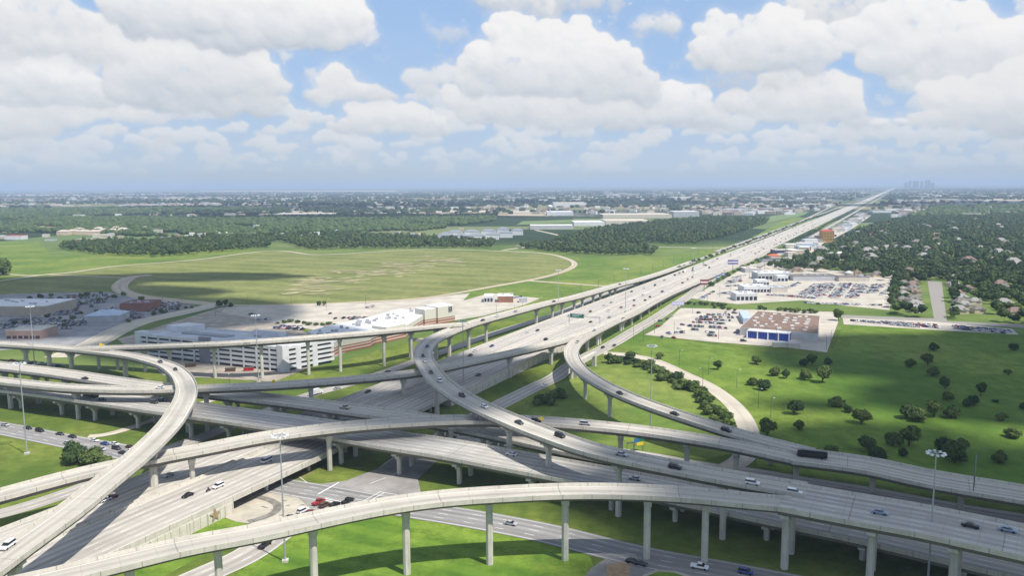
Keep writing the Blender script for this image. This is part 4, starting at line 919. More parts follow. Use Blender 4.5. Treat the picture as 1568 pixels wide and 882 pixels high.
def scatter(pl, step, seed, gap=None, keep=1.0):
    """jittered grid of points inside a photo-pixel polygon on the ground"""
    g = np.random.default_rng(seed); W = np.array([P(*p)[:2] for p in pl]); out = []
    x0, y0 = W.min(0); x1, y1 = W.max(0)
    nx, ny = int((x1 - x0) / step) + 1, int((y1 - y0) / step) + 1
    gx, gy = np.meshgrid(x0 + np.arange(nx) * step, y0 + np.arange(ny) * step)
    gx = (gx + g.uniform(-.45, .45, gx.shape) * step).ravel(); gy = (gy + g.uniform(-.45, .45, gy.shape) * step).ravel()
    ins = np.zeros(len(gx), bool)
    for i in range(len(W)):
        xa, ya = W[i]; xb, yb = W[i - 1]
        cnd = ((ya > gy) != (yb > gy)) & (gx < (xb - xa) * (gy - ya) / (yb - ya + 1e-9) + xa); ins ^= cnd
    ins &= g.random(len(gx)) < keep
    pts = np.stack([gx, gy], 1)[ins]
    if gap is not None: pts = np.array([p for p in pts if gap(p)])
    return pts
HOUSES = []       # filled here so that the trees leave room: photo x, foot y, width px, colour
def hz_(x, y): return 1140 + x / 3.663, 275 + y / 3.663
for x, y, wz, t in [(903, 600, 55, 0), (945, 585, 60, 1), (952, 606, 62, 1), (955, 628, 62, 0), (962, 652, 70, 1), (898, 632, 45, 2), (903, 660, 52, 2), (962, 694, 74, 0), (968, 722, 78, 2), (972, 748, 70, 2), (896, 694, 55, 0), (896, 730, 60, 2), (942, 552, 55, 1), (930, 524, 50, 1),
        (1182, 604, 60, 2), (1200, 632, 60, 0), (1210, 660, 66, 1), (1228, 682, 66, 2), (1226, 710, 72, 0), (1242, 726, 70, 2), (1216, 756, 84, 2), (1262, 630, 55, 1), (1302, 704, 60, 2), (1322, 752, 62, 0), (1447, 604, 70, 1), (1462, 622, 60, 0), (1470, 716, 84, 2), (1530, 768, 84, 1), (1548, 664, 60, 1),
        (570, 408, 30, 3), (735, 405, 34, 2), (440, 505, 44, 2), (595, 540, 32, 3), (752, 548, 56, 0), (640, 538, 40, 1), (492, 440, 40, 2), (390, 500, 44, 0), (300, 522, 50, 1), (1090, 385, 40, 2), (1300, 492, 40, 0), (1180, 560, 36, 2), (838, 545, 44, 3), (540, 438, 40, 3), (700, 325, 30, 4), (575, 328, 30, 4), (800, 308, 30, 3), (1035, 420, 36, 2), (905, 420, 36, 0), (1000, 480, 40, 1), (690, 470, 40, 0), (1400, 470, 44, 2), (1120, 440, 36, 1), (1330, 400, 36, 2), (1480, 430, 40, 0), (620, 400, 34, 1), (850, 380, 30, 2), (960, 350, 28, 1), (1200, 350, 28, 3), (1420, 380, 34, 1), (1540, 500, 44, 2)]:
    px, py = hz_(x, y); HOUSES.append((px, py, wz / 3.663, t))
_g = random.Random(31)
for _ in range(46):
    px = _g.uniform(1250, 1568); py = 338 + 72 * _g.random() ** 1.2
    if px < 1172 + (411 - py) * 2.4 + 22: continue
    HOUSES.append((px, py, _g.uniform(.75, 1.1) * 16 / 1000 * (120 / math.tan(math.radians(7.39 + (py - 441) / 21.3)) and 1219 * 1219 / (120 / math.tan(math.radians(7.39 + (py - 441) / 21.3)))), _g.choice([0, 0, 1, 2, 2, 2, 1, 0, 2, 1])))
HW = [P(h[0], h[1])[:2] for h in HOUSES]; HR = [h[2] / FPX * np.linalg.norm(P(h[0], h[1])) * .5 for h in HOUSES]
HGa = np.array([36.0 if h[1] > 412 else (30.0 if i_ < 55 else 15.0) for i_, h in enumerate(HOUSES)]); HWa = np.array(HW); HRa = np.array(HR)
def gaph(p):
    dy = HWa[:, 1] - p[1]; dx = np.abs(HWa[:, 0] - p[0])
    return not np.any((dx < HRa + 1.5) & (dy > -HRa * 1.9) & (dy < HGa))
W5 = [(1172, 411), (1240, 396), (1285, 372), (1330, 347), (1390, 336), (1568, 331), (1760, 331), (1800, 512), (1568, 497), (1456, 489), (1452, 432), (1440, 430), (1422, 432), (1418, 488), (1372, 484), (1364, 470), (1368, 432), (1290, 419), (1200, 414)]
pts = scatter(W5, 10.6, 3, gaph); pts = pts[np.argsort(pts[:, 1])]
L1m = []
for V, T in L1:
    me = fast_mesh('suburb_tree', V, T); me.materials.append(M_leafs); L1m.append(me)
vis = [p for p in pts if abs(Q((p[0], p[1], 5))[0] - 784) < 800]
for j, p in enumerate(vis[:285]):
    o = link('suburb_tree', L1m[j % 5]); s = random.uniform(.8, 1.5); o.location = (p[0], p[1], 0); o.scale = (s, s, s * random.uniform(.85, 1.15)); o.rotation_euler = (0, 0, random.uniform(0, 6.28))
    tag(o, 'dark leafy garden tree crowding the near edge of the housing estate', 'tree', 'garden trees of the near housing estate')
rest = np.array([p for p in pts if p[1] > vis[284][1]] + [p for p in pts if p[1] <= vis[284][1] and abs(Q((p[0], p[1], 5))[0] - 784) >= 800])
near = rest[rest[:, 1] < 1150]; mid = rest[(rest[:, 1] >= 1150)]
mass('suburb_wood', near, L1, M_leafs, seed=1, scale=(.6, 1.6)); mass('suburb_wood', mid, L2, M_leafs, seed=2, scale=(.6, 1.6))
WOODS = [([(86, 381), (150, 391), (240, 394), (330, 387), (415, 379), (400, 368), (330, 366), (230, 372), (140, 372)], 9),
         ([(380, 375), (430, 370), (470, 383), (560, 381), (700, 380), (752, 380), (760, 372), (640, 366), (520, 360), (420, 364)], 9),
         ([(0, 356), (85, 357), (200, 362), (340, 364), (470, 358), (620, 356), (680, 350), (760, 338), (760, 330), (560, 331), (360, 334), (180, 334), (-60, 334)], 11.5),
         ([(842, 372), (890, 374), (1000, 376), (1062, 375), (1110, 365), (1170, 345), (1178, 338), (1100, 334), (1010, 340), (930, 350), (880, 360)], 10.5),
         ([(790, 380), (850, 387), (930, 392), (1000, 391), (1004, 384), (980, 380), (900, 377), (820, 376)], 8.5),
         ([(-60, 340), (100, 332), (260, 328), (420, 322), (300, 318), (100, 322), (-60, 322)], 18),
         ([(1390, 335), (1568, 330), (1700, 330), (1700, 318), (1568, 316), (1440, 318)], 16)]
for j, (pl, st) in enumerate(WOODS):
    W = scatter(pl, st, 30 + j, keep=.9); 
    W = np.array([p for p in W if math.sin(p[0] * .021 + 2 * math.sin(p[1] * .013)) + math.sin(p[1] * .017 + 1.7 * math.sin(p[0] * .011 + j)) < (1.15 if j in (2, 5, 6) else 1.75)])
    mass('wood', W, L2 if P(*pl[0])[1] < 1800 else L3, M_leafd, seed=50 + j, scale=(.6, 1.55) if st < 12 else (1.0, 2.2), zk=1.0)
# far bands of trees towards the horizon
g = np.random.default_rng(77); band = []
for _ in range(150):
    y = 3300 * math.exp(g.uniform(0, 1.5)); x = g.uniform(-.72, .72) * y; L_ = g.uniform(150, 900) * y / 5000; n = int(L_ / 14) + 8
    th_ = g.normal(0, .12); w_ = g.uniform(20, 140) * y / 5000
    for _ in range(n):
        t = g.uniform(-.5, .5) * L_ * 2; q = g.normal(0, w_); band.append((x + t * math.cos(th_), y + t * math.sin(th_) + q))
M_leaff = leaf_mat('far_wood_leaves', (.016, .034, .02), (.036, .06, .026))
mass('far_wood', [b for b in band if abs((b[0] + 146) * fn[0] + (b[1] - 260) * fn[1]) > 90], L3, M_leaff, seed=90, scale=(1.6, 3.2), zk=.8)
# ---------------------------------------------------------------- buildings
def flat(name, col, rough=.75, spec=.3, var=.1, scale=.15): return plain(name, col, rough, spec, 0, var, scale)
WHITE = flat('white_membrane_roof', (.66, .66, .66)); PALE = flat('pale_stucco', (.52, .48, .42)); TAN = flat('tan_stucco', (.42, .36, .28)); GREYW = flat('grey_panel_wall', (.42, .43, .45))
DARKG = plain('dark_glass', (.025, .03, .04), .15, .6, 0, .2, .3); SLATE = flat('slate_roof', (.20, .22, .26)); GREYR = flat('grey_shingle_roof', (.18, .165, .155), .9, .2, .25, .8)
BRICK = flat('red_brick', (.27, .14, .10), .9, .2); BLUEM = flat('blue_panel', (.03, .07, .34), .5); ORANGE = flat('orange_stucco', (.50, .29, .08)); REDR = flat('red_roof', (.45, .07, .05)); BROWNR = flat('brown_gravel_roof', (.205, .145, .115), .95, .1, .2, .12)
BLUER = flat('blue_metal_roof', (.40, .48, .58), .5); DARKR = flat('dark_flat_roof', (.10, .10, .13)); BEIGE = flat('beige_wall', (.55, .45, .34)); CONCW = flat('white_precast', (.60, .61, .63))
def ground_box(pxl, pxr, py, h, depth, rz=0.0):
    """local frame of a building whose front foot runs from (pxl, py) to (pxr, py)"""
    a, b = P(pxl, py), P(pxr, py); return (a + b) / 2, np.linalg.norm(b - a)
def shed(name, label, cat, pxl, pxr, py, h, depth, wall, roof, rz=0.0, windows=None, group=None, units=0, hip=0.0, seed=0):
    o, wd = ground_box(pxl, pxr, py, h, depth); th = thing(name, label, cat, o, rz, group); g = random.Random(seed + int(pxl * 7 + py))
    MB().box(-wd / 2, wd / 2, 0, depth, -.3, h).build('wall', wall, th)
    if hip:
        m = MB(); e = .5; k_ = min(wd, depth) * .5 * .98
        if wd > depth: r0, r1 = (-wd / 2 + k_ * .8, depth / 2), (wd / 2 - k_ * .8, depth / 2)
        else: r0, r1 = (0, k_ * .8), (0, depth - k_ * .8)
        V = [(-wd / 2 - e, -e, h), (wd / 2 + e, -e, h), (wd / 2 + e, depth + e, h), (-wd / 2 - e, depth + e, h), (*r0, h + hip), (*r1, h + hip)]
        m.add(V, [(0, 1, 5, 4), (1, 2, 5), (2, 3, 4, 5), (3, 0, 4), (3, 2, 1, 0)] if wd > depth else [(0, 1, 4), (1, 2, 5, 4), (2, 3, 5), (3, 0, 4, 5), (3, 2, 1, 0)])
        m.build('roof', roof, th)
    else:
        m = MB().box(-wd / 2 + .3, wd / 2 - .3, .3, depth - .3, h, h + .05)
        for x0, x1, y0, y1 in ((-wd / 2 - .05, wd / 2 + .05, -.05, .3), (-wd / 2 - .05, wd / 2 + .05, depth - .3, depth + .05), (-wd / 2 - .05, -wd / 2 + .3, .3, depth - .3), (wd / 2 - .3, wd / 2 + .05, .3, depth - .3)): m.box(x0, x1, y0, y1, h, h + .6)
        r = m.build('roof', roof, th)
        for _ in range(units):
            x, y = g.uniform(-wd * .42, wd * .42), g.uniform(depth * .15, depth * .85); u = g.uniform(.8, 1.9)
            MB().box(x - u, x + u, y - u * .7, y + u * .7, h + .05, h + 1.5).build('air_unit', GREYW, r)
    if windows:
        for z0, z1, n in windows:
            cw = wd / n
            for j in range(n): MB().box(-wd / 2 + cw * (j + .14), -wd / 2 + cw * (j + .86), -.12, .05, z0, z1).build('window', DARKG, th)
    return th
# --- the parking garage
def garage():
    Hh = 16.0; A, B, Cc = P(207, 511, Hh), P(432, 533, Hh), P(511, 520, Hh); D = A + Cc - B
    th = thing('parking_garage', 'long white five-storey parking garage with dark open decks', 'garage', (B[0], B[1], 0))
    def loc(q): return (q[0] - B[0], q[1] - B[1])
    ea, ec = np.array(loc(A)), np.array(loc(Cc))
    def pt(u, v): q = ea * u + ec * v; return (q[0], q[1])
    la, lc = np.linalg.norm(ea), np.linalg.norm(ec)
    iu, iv = 1.2 / la, 1.2 / lc
    MB().prism([pt(iu, iv), pt(1 - iu, iv), pt(1 - iu, 1 - iv), pt(iu, 1 - iv)], -.2, Hh - 1.3).build('dark_core', flat('garage_inner_shade', (.06, .065, .075)), th)  # solid dark block, its colour standing in for shade inside the open floors
    for lv in range(5):
        z = 1.9 + lv * 3.15; m = MB()
        a, b = .35 / la, .35 / lc
        for quad in ([pt(0, 0), pt(1, 0), pt(1, b), pt(0, b)], [pt(0, b), pt(a, b), pt(a, 1 - b), pt(0, 1 - b)], [pt(1 - a, b), pt(1, b), pt(1, 1 - b), pt(1 - a, 1 - b)], [pt(0, 1 - b), pt(1, 1 - b), pt(1, 1), pt(0, 1)]):
            m.prism(quad, z, z + 1.75 + (.2 if lv == 4 else 0))
        m.build('spandrel', CONCW, th)
    MB().prism([pt(iu * .3, iv * .3), pt(1 - iu * .3, iv * .3), pt(1 - iu * .3, 1 - iv * .3), pt(iu * .3, 1 - iv * .3)], Hh - 1.2, Hh - .75).build('roof_deck', flat('garage_roof', (.50, .52, .55), .85, .2, .15, .08), th)
    for u in np.linspace(0, 1, 13):
        m = MB(); m.prism([pt(u - .5 / la, -.1 / lc), pt(u + .5 / la, -.1 / lc), pt(u + .5 / la, .5 / lc), pt(u - .5 / la, .5 / lc)], 0, Hh - .1); m.build('pier', CONCW, th)
    for v in (.3, .62):
        m = MB(); m.prism([pt(-.15 / la, v - 1.8 / lc), pt(.6 / la, v - 1.8 / lc), pt(.6 / la, v + 1.8 / lc), pt(-.15 / la, v + 1.8 / lc)], 0, Hh + .05); m.build('pier', CONCW, th)
    m = MB(); m.prism([pt(-.3 / la, -.3 / lc), pt(4.5 / la, -.3 / lc), pt(4.5 / la, 4.5 / lc), pt(-.3 / la, 4.5 / lc)], 0, Hh + 1.6); m.build('stair_tower', CONCW, th); m = MB()
    m.prism([pt(1 - 5 / la, -.3 / lc), pt(1 + .3 / la, -.3 / lc), pt(1 + .3 / la, 6 / lc), pt(1 - 5 / la, 6 / lc)], 0, Hh + 1.8); m.build('stair_tower', CONCW, th); m = MB()
    m.prism([pt(.86, .55), pt(.99, .55), pt(.99, .95), pt(.86, .95)], Hh - .7, Hh + 3.5); m.build('roof_block', CONCW, th); m = MB(); m.prism([pt(.3, .9), pt(.5, .9), pt(.5, .98), pt(.3, .98)], Hh - .7, Hh + 2.6)
    m.build('roof_block', CONCW, th)
    m = MB(); m.prism([pt(.47, -.6 / lc), pt(.54, -.6 / lc), pt(.54, 1.2 / lc), pt(.47, 1.2 / lc)], 0, Hh + 2.2); m.build('lift_shaft', flat('grey_shaft', (.22, .23, .27)), th)
    m = MB(); m.prism([pt(.52, .42), pt(.83, .42), pt(.83, .60), pt(.52, .60)], Hh - .74, Hh + .4); m.build('ramp_wall', flat('ramp_wall_grey', (.30, .31, .34)), th)  # low block in plain mid grey on the roof deck
    m = MB()
    for u, v in ((.25, .3), (.3, .62), (.42, .75), (.36, .35), (.2, .55)): m.prism([pt(u - .03, v), pt(u + .01, v), pt(u + .03, v + .02), pt(u - .01, v + .02)], Hh - .74, Hh - .3)
    m.build('roof_slot', DARKR, th)
garage()
# --- the white shopping building with banded brick fronts
def banded():
    m, tr = newmat('banded_front'); k = NT(tr); Z = k.xyz(k.pos())[2]
    b = k.math('LESS_THAN', k.math('FRACT', k.math('DIVIDE', Z, 2.2)), .55); low = k.math('LESS_THAN', Z, 5.2)
    c = k.mix(low, (.58, .55, .48), k.mix(b, (.52, .42, .34), (.26, .10, .075))); k.bsdf(c, .85, .2); return m
BAND = banded()
def mall():
    b0 = P(600, 520); th = thing('shopping_building', 'sprawling white-roofed store block with red banded brick fronts', 'building', (b0[0], b0[1], 0))
    L_ = lambda px, py, h=0: tuple((P(px, py, h) - b0)[:2])
    front = [L_(506, 547), L_(518, 541), L_(566, 531), L_(574, 527), L_(622, 516), L_(648, 499), L_(668, 496), L_(694, 492)]
    back = [L_(688, 477, 9), L_(660, 477, 9), L_(612, 473, 9), L_(560, 487, 9), L_(500, 500, 9), L_(470, 508, 9)]
    pl = front + back
    MB().prism(pl, -.2, 9.0).build('wall', BAND, th)
    c = np.mean(pl, 0); ins = [tuple(c + (np.array(p) - c) * .985) for p in pl]
    r = MB().prism(ins, 9.0, 9.3).build('roof', WHITE, th)
    g = random.Random(4)
    for _ in range(46):
        i, j = g.randrange(8), g.randrange(6); t = g.uniform(.15, .85); p = np.array(front[i]) * t + np.array(back[5 - j]) * (1 - t)
        if not inside(tuple(p), ins): continue
        u = g.uniform(.9, 2.2); MB().box(p[0] - u, p[0] + u, p[1] - u * .6, p[1] + u * .6, 9.3, 9.3 + g.uniform(1, 2)).build('air_unit', flat('unit_grey', (.33, .34, .37)), r)
    for (xl, yl, xr, yr, h, dp) in ((520, 540.5, 566, 531, 12, 16), (590, 524, 620, 517, 11.5, 14), (649, 499, 667, 496, 14, 12), (669, 496.5, 695, 492, 15, 16)):
        a, b = np.array(L_(xl, yl)), np.array(L_(xr, yr)); d = (b - a) / np.linalg.norm(b - a); n = np.array([-d[1], d[0]])
        f = MB().prism([tuple(a - n * 1.5), tuple(b - n * 1.5), tuple(b + n * dp), tuple(a + n * dp)], -.2, h).build('entrance_front', BAND, th)
        MB().prism([tuple(a + d * .4 - n * 1.1), tuple(b - d * .4 - n * 1.1), tuple(b - d * .4 + n * (dp - .4)), tuple(a + d * .4 + n * (dp - .4))], h, h + .12).build('front_roof', WHITE, f)
        if h == 15:
            s = a + d * np.linalg.norm(b - a) * .72 - n * 1.7; an = math.atan2(d[1], d[0]); m = MB()
            for q0, q1, z0, z1 in ((-2, -1.2, 9, 14), (1.3, 2, 9.4, 14), (-1.2, 1.3, 13, 13.8), (-1.2, .6, 11, 11.8), (-.4, .4, 9, 11), (.6, 1.3, 11.4, 12.4)): m.box(q0, q1, -.1, .1, z0, z1, 0, an, tuple(s))
            m.build('emblem', flat('emblem_dark', (.04, .04, .035)), f)
mall()
# --- the blue-fronted store with the brown roof
def store():
    h = 6.5; A, B = P(1132.6, 513.7), P(1252.4, 523.9); Cc = P(1256, 484, h); D = P(1160, 476.5, h)
    th = thing('store', 'big box store with brown flat roof and blue front portico', 'store', (A[0], A[1], 0))
    L_ = lambda q: (q[0] - A[0], q[1] - A[1]); pl = [L_(A), L_(B), L_(Cc), L_(D)]
    MB().prism(pl, -.2, h).build('wall', flat('store_wall', (.50, .49, .47)), th)
    c = np.mean(pl, 0); ins = [tuple(c + (np.array(p) - c) * .985) for p in pl]
    r = MB().prism(ins, h, h + .1).build('roof', BROWNR, th)
    a, b, cc, dd = [np.array(p) for p in ins]; g = random.Random(2)
    def uv(u, v): return (a * (1 - u) + b * u) * (1 - v) + (dd * (1 - u) + cc * u) * v
    for j in range(6):
        for i in range(5):
            p = uv(.12 + i * .18 + g.uniform(-.05, .05), .1 + j * .15 + g.uniform(-.03, .03)); u = g.uniform(1.0, 2.0)
            MB().box(p[0] - u, p[0] + u, p[1] - .8, p[1] + .8, h + .1, h + 1.0).build('skylight', WHITE, r)
    d = (np.array(L_(B)) - L_(A)); ln = np.linalg.norm(d); d /= ln; n = np.array([d[1], -d[0]]); a0 = np.array(L_(A))
    q0, q1 = a0 + d * ln * .13, a0 + d * ln * .665; dp = 9.0
    MB().prism([tuple(q0), tuple(q1), tuple(q1 + n * dp), tuple(q0 + n * dp)], 5.7, 6.3).build('canopy', WHITE, th)
    MB().prism([tuple(q0 + n * .2), tuple(q1 + n * .2), tuple(q1 + n * (dp - .5)), tuple(q0 + n * (dp - .5))], 0, 5.6).build('portico_front', BLUEM, th)
    m = MB()
    for t in np.linspace(0, 1, 5):
        p = q0 + (q1 - q0) * t + n * (dp - .35); m.box(p[0] - .4, p[0] + .4, p[1] - .4, p[1] + .4, 0, 5.7)
    m.build('portico_posts', WHITE, th)
    e0 = np.array(L_(P(1138, 497))); 
    m = MB(); m.prism([tuple(e0), tuple(e0 + np.array([7, 1])), tuple(e0 + np.array([16, 42])), tuple(e0 + np.array([8, 42]))], 0, 5.2); m.build('side_entrance', BLUER, th)
store()
for i, (x, y, w_, c_) in enumerate(((1196, 529, 24, 'longer'), (1216, 529.5, 18, 'shorter'))):
    shed('trailer', 'pale %s box trailer parked behind the blue-fronted store' % c_, 'trailer', x - w_ / 2, x + w_ / 2, y + 3, 3.2, 2.8, PALE, WHITE)
# --- dealers and shops along the frontage road
shed('dealership', 'wide grey car dealer showroom with dark glass, farthest of its row', 'showroom', 1160, 1212, 428.5, 8, 26, GREYW, WHITE, windows=[(1, 4.5, 9)], units=5)
shed('dealership', 'small white box showroom standing before the wide far showroom', 'showroom', 1190, 1207, 431.5, 7, 14, CONCW, WHITE, windows=[(.8, 4.2, 3)])
shed('dealership', 'low white dealer hall with long window band, middle of the dealer row', 'showroom', 1139, 1179, 448.5, 6.5, 24, CONCW, WHITE, windows=[(.8, 3.8, 8)], units=4)
shed('workshop', 'plain pale workshop attached right of the middle dealer hall', 'workshop', 1180, 1206, 448.5, 5.5, 20, PALE, GREYW, units=3)
shed('dealership', 'white corner showroom with big dark window, nearest to the hedge row', 'showroom', 1127, 1160, 461, 7, 22, CONCW, WHITE, windows=[(.8, 4.6, 5)], units=3)
shed('dealership', 'light flat-roofed hall between the far and middle showrooms', 'showroom', 1159, 1178, 437, 5.5, 16, CONCW, WHITE, windows=[(.8, 3.5, 4)])
shed('service_building', 'long grey-roofed service building behind the dealer car rows', 'workshop', 1214, 1282, 430, 5.5, 24, GREYW, GREYR, units=6)
shed('service_building', 'second grey-roofed service building, right of the longest one', 'workshop', 1284, 1332, 431, 5, 20, PALE, GREYR, units=4)
shed('hotel', 'tall orange hotel with red roof beside the wooded estate', 'hotel', 1260, 1277, 371, 23, 22, ORANGE, REDR, windows=[(3 + 3.2 * i, 4.6 + 3.2 * i, 7) for i in range(6)], hip=3)
shed('restaurant', 'low building with bright orange-red roof near the frontage road', 'restaurant', 1180, 1196, 396.5, 5, 18, PALE, flat('orange_red_roof', (.62, .12, .04)), hip=2.5)
shed('shop', 'dark-roofed long shop in front of the orange-red roof', 'shop', 1167, 1197, 402.5, 5, 16, GREYW, DARKR, windows=[(.8, 3, 7)])
shed('shop', 'navy-walled store left of a white flat-roofed one', 'shop', 1186, 1208, 388.5, 6, 24, flat('navy_wall', (.06, .06, .12)), PALE, units=3)
shed('shop', 'white flat-roofed store right of the navy-walled one', 'shop', 1209, 1227, 389, 6, 26, CONCW, WHITE, windows=[(.8, 3, 5)])
shed('shop', 'long pale shop right behind the navy-walled store', 'shop', 1203, 1232, 379, 6, 22, PALE, WHITE, units=3)
shed('shop', 'grey strip shop with cars before it beside the frontage road', 'shop', 1141, 1166, 417.5, 5, 30, GREYW, PALE, units=3)
shed('brick_building', 'small brick building with white roofs beside the long ramp', 'building', 762, 786, 463.5, 6.5, 20, BRICK, WHITE, units=2)
shed('brick_building', 'white portal block with three dark openings fronting the brick building', 'building', 741, 755, 463.5, 6, 22, CONCW, WHITE, windows=[(1, 4.5, 3)])
shed('utility_shed', 'grey service cabin standing right of the small brick building', 'shed', 795, 807, 463.5, 4, 9, GREYW, GREYW)
shed('store', 'big white-roofed tan store cut by the left edge', 'store', -45, 70, 484, 9, 50, TAN, WHITE, units=9, rz=-.05)
shed('store', 'blue-white metal-roofed hall among the shaded parked cars', 'hall', 131, 181, 494, 6, 26, GREYW, BLUER, hip=4, rz=.1)
shed('store', 'reddish brick restaurant above the blue-white roofed hall', 'restaurant', 184, 228, 477, 7, 28, BRICK, flat('maroon_roof', (.20, .09, .09)), units=4)
shed('store', 'low pinkish brick store at the foot of the left car park', 'store', 10, 62, 520, 7, 24, flat('pink_brick', (.38, .25, .21)), PALE, units=3, windows=[(.8, 3, 6)])
# --- estate houses (room was left for them among the trees)
for j, (px, py, wp, t) in enumerate(HOUSES):
    o, wd = ground_box(px - wp / 2, px + wp / 2, py, 3, 10)
    cols = [(GREYR, BEIGE), (flat('brown_shingles', (.20, .15, .125), .9, .2, .25, .8), TAN), (flat('light_grey_shingles', (.27, .26, .25), .9, .2, .25, .8), BEIGE), (WHITE, PALE), (flat('red_shingles', (.35, .12, .10), .9, .2), PALE)][t]
    nm = ['dark grey', 'brown', 'light grey', 'whitish', 'red'][t]
    lab = 'estate house with %s hipped roof %s' % (nm, 'in the close rows near the side street' if py > 412 else 'sunk among the dark garden trees')
    h = shed('house', lab, 'house', px - wp / 2, px + wp / 2, py, 4.0 if py > 412 else 6.5, max(9, wd * .75), cols[1], cols[0], group='%s-roofed estate houses%s' % (nm, ' near the street' if py > 412 else ' among trees'), hip=wd * .3)
    g = random.Random(j)
    m = MB(); x = g.uniform(-.2, .25) * wd; hw_ = wd * .2
    m.extr([(x - hw_, 3.3), (x + hw_, 3.3), (x, 3.3 + wd * .2)], -.8, wd * .35); m.build('gable', cols[0], h)
# --- beyond: apartments, warehouses, towers, town
def block(label, pxl, pxr, py, h, wall, roof, group, hip=0.0, name='building', cat='building', depth=None, win=None):
    o, wd = ground_box(pxl, pxr, py, h, 10)
    return shed(name, label, cat, pxl, pxr, py, h, depth or max(14, wd * .5), wall, roof, group=group, hip=hip, windows=win)
for j, (x, y, w_) in enumerate([(95, 360, 16), (110, 359, 16), (126, 359.5, 16), (142, 360, 15), (157, 358, 16), (172, 357.5, 15), (186, 356, 15), (118, 356, 14), (150, 355, 14), (176, 354, 14)]):
    block('beige apartment house with pale hipped roof in the far left row', x - w_ / 2, x + w_ / 2, y, 9, BEIGE, flat('pale_tan_roof', (.48, .42, .36)), 'beige far-left apartments', hip=4, name='apartment_house', cat='apartments', depth=20)
for j, (x, y, w_) in enumerate([(682, 368, 24), (706, 369, 22), (730, 368.5, 24), (754, 367, 20), (775, 364, 20), (696, 363, 22), (722, 362, 22), (748, 361, 22), (770, 358, 18), (792, 360, 18)]):
    block('grey apartment house with slate-blue roof at the wood edge behind the mown field', x - w_ / 2, x + w_ / 2, y, 11, CONCW, SLATE, 'slate-roofed apartments', hip=5, name='apartment_house', cat='apartments', depth=26)
for lab, a, b, y, h, dp, wl, rf in [('long grey warehouse behind the slate-roofed apartments', 812, 878, 351, 10, 60, GREYW, WHITE), ('white warehouse continuing right of the long grey one', 879, 926, 346, 11, 110, CONCW, WHITE), ('widest tan-roofed warehouse above the dark wood', 927, 997, 344, 11, 150, PALE, flat('tan_roof', (.52, .46, .38))),
        ('far pale warehouse reaching over the dark wood', 923, 1030, 334, 12, 160, PALE, flat('tan_roof', (.52, .46, .38))), ('tall grey hall at the right end of the far pale warehouse', 1031, 1071, 332.5, 20, 90, GREYW, WHITE), ('white hall below the round water tower', 838, 878, 330, 14, 120, CONCW, WHITE), ('long pale hall right of the round water tower', 848, 898, 317, 22, 200, CONCW, PALE),
        ('low tan shed left of the white hall', 786, 836, 328, 9, 120, PALE, PALE), ('pale low hall in the far middle-left fields', 416, 500, 332, 10, 160, PALE, PALE), ('whitish hall far behind the middle wood', 664, 742, 328.5, 10, 160, TAN, PALE), ('long low white building left of the middle trees', 329, 388, 361, 7, 30, PALE, WHITE),
        ('white building with red roof at the far left', 8, 32, 367, 9, 26, CONCW, REDR), ('pale hall cut by the left edge beside the red roof', -20, 6, 366, 7, 20, PALE, WHITE)]:
    block(lab, a, b, y, h, wl, rf, None, depth=dp, name='warehouse' if 'red' not in lab else 'building', cat='warehouse' if 'red' not in lab else 'building')
g = random.Random(12)
def tower():
    o = P(842, 330); th = thing('water_tower', 'white round water tower rising over the far warehouses', 'water tower', o)
    MB().tube((0, 0, 0), (0, 0, 30), 4, 3, 12).build('shaft', CONCW, th)
    V, T = ICO[2]; ob = obj('tank', V * (11, 11, 7) + (0, 0, 35), T, CONCW, th, smooth=True)
tower()
pal = [(CONCW, WHITE), (PALE, WHITE), (GREYW, PALE), (TAN, PALE), (PALE, flat('tan_roof', (.52, .46, .38))), (GREYW, SLATE), (BRICK, GREYW), (CONCW, BLUER)]
def town(pl, n, wr, hr, label, group, seed, name='building', keep_off=75):
    pts_ = scatter(pl, 1 / math.sqrt(n) * math.sqrt(abs(sum(P(*pl[i])[0] * P(*pl[(i + 1) % len(pl)])[1] - P(*pl[(i + 1) % len(pl)])[0] * P(*pl[i])[1] for i in range(len(pl)))) / 2), seed)
    g = random.Random(seed)
    for x, y in pts_:
        off = (x - f0[0]) * fn[0] + (y - f0[1]) * fn[1]
        if abs(off) < keep_off: continue
        w_, d_, h_ = g.uniform(*wr), g.uniform(*wr) * .7, g.uniform(*hr); wl, rf = g.choice(pal)
        th = thing(name, label, 'building', (x, y, 0), g.choice([0, -AZ, -AZ, .1]), group)
        MB().box(-w_ / 2, w_ / 2, 0, d_, -.3, h_).build('wall', wl, th); MB().box(-w_ / 2 - .2, w_ / 2 + .2, -.2, d_ + .2, h_, h_ + .5).build('roof', rf, th)
town([(1200, 392), (1235, 375), (1285, 347), (1318, 327), (1330, 330), (1300, 352), (1262, 368), (1236, 388), (1215, 396)], 75, (12, 30), (4.5, 8), 'small flat-roofed shop in the strip between the freeway and the estate', 'shops along the frontage strip', 1)
town([(1330, 330), (1360, 310), (1400, 303), (1568, 311), (1640, 325), (1500, 333), (1380, 334)], 80, (24, 80), (5, 12), 'pale building of the far town behind the wooded estate', 'buildings of the far right town', 2)
town([(1120, 333), (1200, 330), (1260, 316), (1310, 303), (1340, 294), (1200, 300), (1100, 310), (1040, 318)], 60, (30, 100), (6, 13), 'pale building of the far town left of the freeway', 'buildings of the far middle town', 3)
town([(-40, 330), (250, 332), (600, 330), (760, 318), (620, 312), (300, 310), (-60, 310)], 55, (30, 130), (5, 9), 'pale low building among far woods on the left plain', 'buildings of the far left plain', 4)
